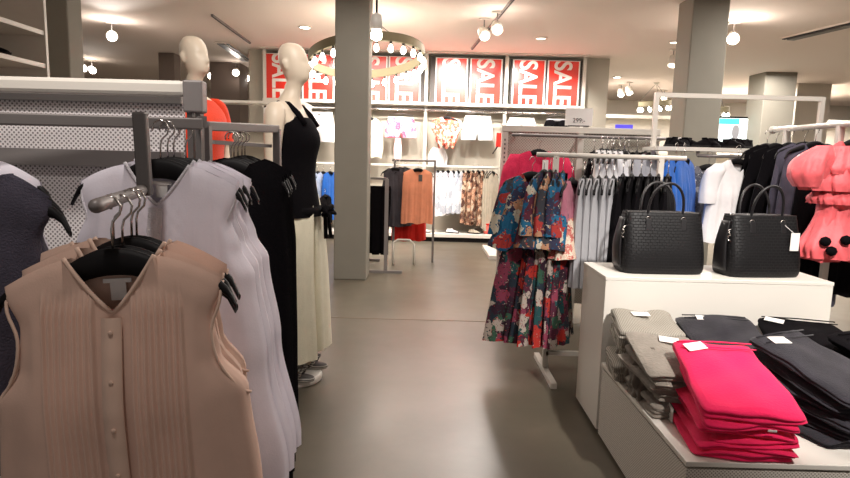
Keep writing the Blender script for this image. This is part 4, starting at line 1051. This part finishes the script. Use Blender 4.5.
# ------------------------------------------------------------------ white cabinet, bags
ZC = .865; cx0, cx1 = at(606, 277, 3.06).x, at(834, 283, 3.06).x; cy0, cy1 = 3.06, 3.50
t = thing('display_cabinet', 'tall white display cabinet under the two black handbags', 'display cabinet', ((cx0+cx1)/2, (cy0+cy1)/2, 0))
wd = cx1-cx0; dp = cy1-cy0
MB().box((0, 0, (ZC-.02+.03)/2), (wd, dp, ZC-.05)).build('cabinet_body', M_white, t, bevel=.003)
MB().box((0, 0, .015), (wd-.06, dp-.06, .03)).build('plinth_base', M_dark, t)
MB().box((0, 0, ZC-.01), (wd+.004, dp+.004, .02)).build('top_panel', M_white, t, bevel=.003)
def handbag(label, loc, rz, wd, ht, tagged):
    t = thing('handbag', label, 'handbag', loc, (0, 0, rz), 'black handbags on the white cabinet')
    hw = wd/2
    prof = [(.004, 0, 0, hw*.93, .075), (.0, 0, 0, hw*.95, .10), (.012, 0, 0, hw*.985, .108), (.04, 0, 0, hw, .112), (.12, 0, 0, hw*.99, .106), (ht*.7, 0, 0, hw*.95, .082), (ht-.01, 0, 0, hw*.91, .058), (ht, 0, 0, hw*.90, .052)]
    MB().loft([prof[1]]+interp(prof[2:], 30), 80, None, (True, False), p=5).build('bag_body', M_croc, t, True)
    MB().loft([(ht-.02, 0, 0, hw*.85, .042), (ht-.004, 0, 0, hw*.85, .042)], 60, None, p=5).build('bag_lining', F_black, t, True)
    z = MB().box((0, 0, ht+.001), (hw*1.66, .012, .006)); z.build('zipper', M_dgrey, t)
    rim = MB()
    for s in (-1, 1): rim.tube([(-hw*.86, s*.040, ht), (0, s*.048, ht+.002), (hw*.86, s*.040, ht)], .004, 8)
    rim.build('rim_piping', M_strap, t, True)
    for s in (-1, 1):
        hx = hw*.42; pts = []
        lean = .02 if s > 0 else -.03
        for i in range(25):
            a = PI*i/24; pts.append((-hx*math.cos(a), s*.05+s*.012*0+lean*math.sin(a), ht-.005+.165*math.sin(a)**.8))
        pts = [(-hx, s*.052, ht-.06)]+pts+[(hx, s*.052, ht-.06)]
        hnd = MB().tube(pts, .0072, 10).build('handle', M_strap, t, True)
        for q in (-1, 1):
            MB().box((q*hx, s*.072, ht-.06), (.03, .008, .06), (s*.14, 0, 0)).build('handle_tab', M_strap, hnd, bevel=.003)
            r = []
            for i in range(13): a = 2*PI*i/12; r.append((q*hx+.014*math.cos(a), s*.064, ht-.035+.014*math.sin(a)))
            MB().tube(r, .0025, 6, False).build('handle_ring', M_chrome, hnd, True)
    if tagged:
        MB().box((hw*.62, -.112, ht-.13), (.05, .002, .095), (.0, 0, .0)).build('price_tag', M_tag, t, label='white paper price tag')
        MB().tube([(hw*.42, -.068, ht-.04), (hw*.6, -.106, ht-.085)], .0012, 6).build('tag_string', M_tag, t)
    c = [(-hw*.9, -.05, ht-.07)]
    for i in range(10): c.append((-hw*.93-.012+.006*math.sin(i*2.2), -.055+.01*math.cos(i), ht-.08-i*.006))
    MB().tube(c, .003, 6).build('side_clasp', M_chrome, t, True)
    MB().loft(interp([(.03, -hw*1.0, 0, .012, .06), (ht*.5, -hw*1.02, 0, .016, .05), (ht-.03, -hw*.93, 0, .01, .035)], 12), 20, None).build('side_gusset', M_strap, t, True)
    return t
b1 = at(657, 268, 3.26); handbag('black crocodile-embossed handbag at the left end of the cabinet', (b1.x, 3.26, ZC), .04, .455, .325, False)
b2 = at(757, 272, 3.19); handbag('black crocodile-embossed handbag with white price tag on cabinet', (b2.x+.015, 3.24, ZC), .12, .42, .325, True)

# ------------------------------------------------------------------ low perforated table and folded piles
ZT = .41
tx0 = .945; tx1 = 2.6; ty0, ty1 = 2.0, 3.045
t = thing('display_table', 'low white perforated display table in the right foreground', 'display table', (tx0, ty0, 0))
W_ = tx1-tx0; D_ = ty1-ty0
MB().box((W_/2, D_/2, (ZT-.03)/2+.01), (W_-.01, D_-.01, ZT-.05)).build('table_body', M_perfw, t)
MB().box((W_/2, D_/2, ZT-.01), (W_, D_, .02)).build('table_top', M_white, t, bevel=.003)
MB().box((W_/2, D_/2, .006), (W_-.08, D_-.08, .012)).build('plinth_base', M_dark, t)
def folded(mb, wd, dp, ht, layers, seed, z0=0):
    rnd = random.Random(seed); n = max(10, layers*6); rings = []
    ph = rnd.uniform(0, 6)
    for i in range(n+1):
        v = i/n; lob = abs(math.sin(PI*layers*v))**.45
        k = 1-.05*(1-lob)-.02*math.sin(v*5+ph)
        e = sstep(0, .12, v)*sstep(0, .12, 1-v)
        rings.append((z0+ht*v, rnd.uniform(-.002, .002), rnd.uniform(-.002, .002), wd/2*k*(.95+.05*e), dp/2*k*(.95+.05*e)))
    f = lambda q, t: .012*math.sin(3*q+ph)+.008*math.sin(7*q+ph*2+t*5)
    mb.loft(rings, 72, f, (True, False), p=16)
    # crowned, slightly wrinkled top
    v = []; fc = []; last = rings[-1]; R_ = 12
    for a in range(R_+1):
        s = 1-a/R_*.999
        for j in range(72):
            q = 2*PI*j/72; c, d = math.cos(q), math.sin(q); k = (abs(c)**16+abs(d)**16)**(-1/16)*(1+f(q, 1))
            x, y = last[1]+last[3]*c*k*s, last[2]+last[4]*d*k*s
            v.append((x, y, last[0]+.004*(1-s**4)-.0*s+.0035*math.sin(x*13+ph+y*6)*math.sin(y*11+ph*2-x*5)*(1-s*s)))
    for a in range(R_):
        for j in range(72): fc.append((a*72+j, a*72+(j+1) % 72, (a+1)*72+(j+1) % 72, (a+1)*72+j))
    mb.add(v, fc)
    p2, p3 = rnd.uniform(0, 6), rnd.uniform(0, 6)
    mb.v = [(x*(1+.05*math.sin(3.1*y/dp+p2)), y+.012*math.sin(2.4*x/wd*2+p3), z+(.0055*math.sin(9*x+7*y+p2)+.0050*math.sin(15*y-11*x+p3)+.0030*math.sin(34*x+9*y+ph)+.0022*math.sin(41*y-22*x+p2))*min(1, (z-z0)/ht*1.5)-.010*(abs(x)/(wd/2))**6*(z-z0)/ht) for x, y, z in mb.v]
    return mb
def pile(name, cat, cx, cy, rz, wd, dp, hs, tiltend, m, labelf, group, seed, z0=ZT, layers=2, tags=(), seam=None, shift=(0, 0)):
    n = len(hs); z = z0; out = []
    for k, h in enumerate(hs):
        f = (k/(n-1) if n > 1 else 1); ti = tiltend*f
        rx = random.Random(seed+k)
        loc = (cx+rx.uniform(-.02, .02)+shift[0]*f, cy+rx.uniform(-.022, .012)+shift[1]*f, z+math.sin(ti)*dp/2*.9)
        t = thing(name, labelf(k, n), cat, loc, (ti, rx.uniform(-.01, .01), rz+rx.uniform(-.10, .10)*(1 if k < n-1 else .2)), group)
        folded(MB(), wd*(rx.uniform(.92, 1.05) if k < n-1 else 1.03), dp*(rx.uniform(.93, 1.03) if k < n-1 else 1.03), h, layers, seed+k).build('folded_cloth', m, t, True)
        if seam and k == n-1:
            s = MB()
            s.tube([(-wd*.46, dp*.36, h+.008), (0, dp*.37, h+.010), (wd*.46, dp*.36, h+.008)], .0025, 6)
            s.tube([(-wd*.46, dp*.46, h+.006), (0, dp*.47, h+.008), (wd*.46, dp*.46, h+.006)], .003, 6)
            s.build('waistband_seam', m, t, True)
        for (kk, tx, ty, tr_, vert) in tags:
            if kk == k:
                if vert is None: MB().box((tx, ty-.012, h*.5), (.03, .003, .007)).build('brand_tab', M_tag, t)
                elif vert: MB().box((tx, ty, h*.5-.03), (.002, .06, .075), (0, 0, tr_)).build('price_tag', M_tag, t, label='white paper price tag')
                else: MB().box((tx, ty, h+.0105), (.085, .05, .002), (0, 0, tr_)).build('price_tag', M_tag, t, label='white paper price tag')
        out.append(t); z += h*1.0
    return out
def lab(what, where):
    def f(k, n):
        if n == 1: return '%s %s' % (what, where)
        return '%s %s, %s' % (what, where, 'topmost of the pile' if k == n-1 else ('bottom of the pile' if k == 0 else ORD[k]+' from the bottom'))
    return f
# hot pink jeans
pile('pink_trousers', 'folded trousers', 1.205, 2.235, -.05, .33, .44, [.028, .026, .026, .030, .036, .042], .30, F_hot, lab('folded hot pink trousers', 'in front on the low table'), 'hot pink folded trousers', 200,
     tags=((5, -.09, .165, .3, False), (1, -.175, .10, 0, True), (4, .06, -.203, 0, None)), seam=True)
# grey piles
pile('ribbed_sweater', 'folded top', 1.10, 2.52, .05, .30, .34, [.032]*6, .24, F_gpile, lab('folded grey ribbed top', 'in the near grey pile'), 'near pile of grey ribbed tops', 300, tags=((5, .02, .10, -.3, False),), layers=2)
pile('grey_knit_sweater', 'folded sweater', 1.09, 2.86, -.12, .30, .30, [.053]*5, .14, F_gknit, lab('folded grey knit sweater', 'in the rear grey pile by cabinet'), 'rear pile of grey sweaters', 320, tags=((4, -.02, .05, .1, False),), layers=2)
# crumpled grey ruffles at the side of the pile
for k in range(3):
    b = MB(); rnd = random.Random(k+5); x = .975+.012*k; y = 2.60+.13*k
    b.loft(interp([(0, 0, 0, .035, .07), (.06, .0, 0, .05, .08), (.13, -.004, .01, .045, .075), (.2, .01, .01, .04, .06), (.24, .02, .02, .02, .04)], 26), 56, lambda q, t, k=k: .16*math.sin(5*q+9*t+k)+.12*math.sin(9*q-14*t), (True, True))
    o = b.build('ruffled_sweater', fabric('dark_taupe_rib', (112, 104, 96), .2, .6, 60), None, True); o.location = (x+.015, y-.03, ZT)
    tag(o, 'crumpled dark grey ruffled top slumped beside the grey piles, %s' % ['nearest', 'middle one', 'farthest'][k], 'top', 'crumpled grey tops')
# dark piles
pile('dark_jeans', 'folded jeans', 1.46, 2.80, -.10, .33, .36, [.045]*5, .18, F_jean, lab('folded dark jeans', 'behind the pink pile by the cabinet'), 'dark jeans behind the pink pile', 400, tags=((4, -.05, .13, -.1, False),), seam=True)
pile('charcoal_jeans', 'folded jeans', 1.63, 2.36, .42, .33, .46, [.036]*6, .26, F_jean, lab('folded charcoal jeans', 'right of the pink pile'), 'charcoal jeans right of the pink pile', 420, tags=((5, -.07, .165, -.2, False), (2, .10, -.2, 0, False)), seam=True)
pile('black_jeans', 'folded jeans', 1.86, 2.82, -.25, .36, .36, [.045]*5, .16, F_black, lab('folded black jeans', 'at the rear right of the low table'), 'black jeans at the rear right', 440, tags=((4, -.12, .12, -.4, False),), seam=True)
pile('black_trousers', 'folded trousers', 2.02, 2.42, .25, .34, .42, [.04]*6, .20, F_black, lab('folded black trousers', 'at the right edge of the low table'), 'black trousers at the right edge', 460, tags=((5, -.05, .15, -.1, False), (1, -.08, -.2, 0, False)), seam=True)

# ------------------------------------------------------------------ far background
sc_ = at(735, 134, 12.5)
t = thing('display_screen', 'bright teal and white display screen behind the frame', 'screen', sc_)
w_, h_ = 42*12.5/600, 30*12.5/600
MB().box((0, .03, 0), (w_+.06, .05, h_+.08)).build('screen_frame', M_black, t)
MB().box((0, 0, 0), (w_, .01, h_)).build('screen_panel', mat('screen_white', (226, 240, 244), .3, emit=1.0), t)
MB().box((-w_*.2, -.008, h_*.40), (w_*.55, .004, h_*.18)).build('teal_band', mat('screen_teal', (60, 200, 200), .3, emit=.8), t)
fm = MB().loft(interp([(-.2, .0, -.012, .16, .003), (-.08, 0, -.012, .06, .003), (.0, 0, -.012, .075, .003), (.12, 0, -.012, .07, .003), (.18, 0, -.012, .03, .003)], 14), 24); fm.build('portrait_figure', mat('screen_grey', (120, 120, 124), .4, emit=.3), t)
MB().box((0, .03, -(sc_.z+h_/2)/2+.0-.1), (.08, .05, sc_.z-h_/2-.0)).build('stand', M_dgrey, t)
bl_ = at(624, 127, 9.5)
t = thing('blue_sign', 'small violet-blue lit sign beyond the gondola top', 'sign', bl_)
MB().box((0, 0, 0), (.26, .05, .07)).build('sign_face', mat('violet_light', (70, 60, 190), .4, emit=1.2), t)
MB().box((0, .0, -bl_.z/2-.02), (.04, .04, bl_.z-.03)).build('post', M_dgrey, t)
fw = at(640, 130, 15.5)
t = thing('far_shelving', 'low grey-white shelving far beyond the gondola', 'shelf unit', (fw.x+2.5, 15.5, 0))
zf_ = at(640, 118, 15.5).z
MB().box((0, 0, zf_/2), (8, .3, zf_)).build('shelf_body', M_wall, t); MB().box((0, -.2, zf_), (8, .5, .08)).build('top_ledge', M_wmetal, t)
for z in (.5, 1.1, 1.7): MB().box((0, -.25, z), (8, .4, .05)).build('shelf', M_wmetal, t)
fs_ = at(232, 110, 9.8)
t = thing('far_rack_shelf', 'white lit shelf unit seen left of the mannequin in black', 'shelf unit', (fs_.x-.1, 9.9, 0))
MB().box((0, .1, .95), (2.6, .04, 1.9)).build('back_panel', M_wall, t)
for z in (.4, .8, 1.2, 1.6, 1.9, 2.25): MB().box((0, -.1, z), (2.6, .38, .04)).build('shelf', M_wmetal, t)
for x in (-1.3, 1.3): MB().box((x, 0, 1.13), (.04, .4, 2.26)).build('side_panel', M_wmetal, t)
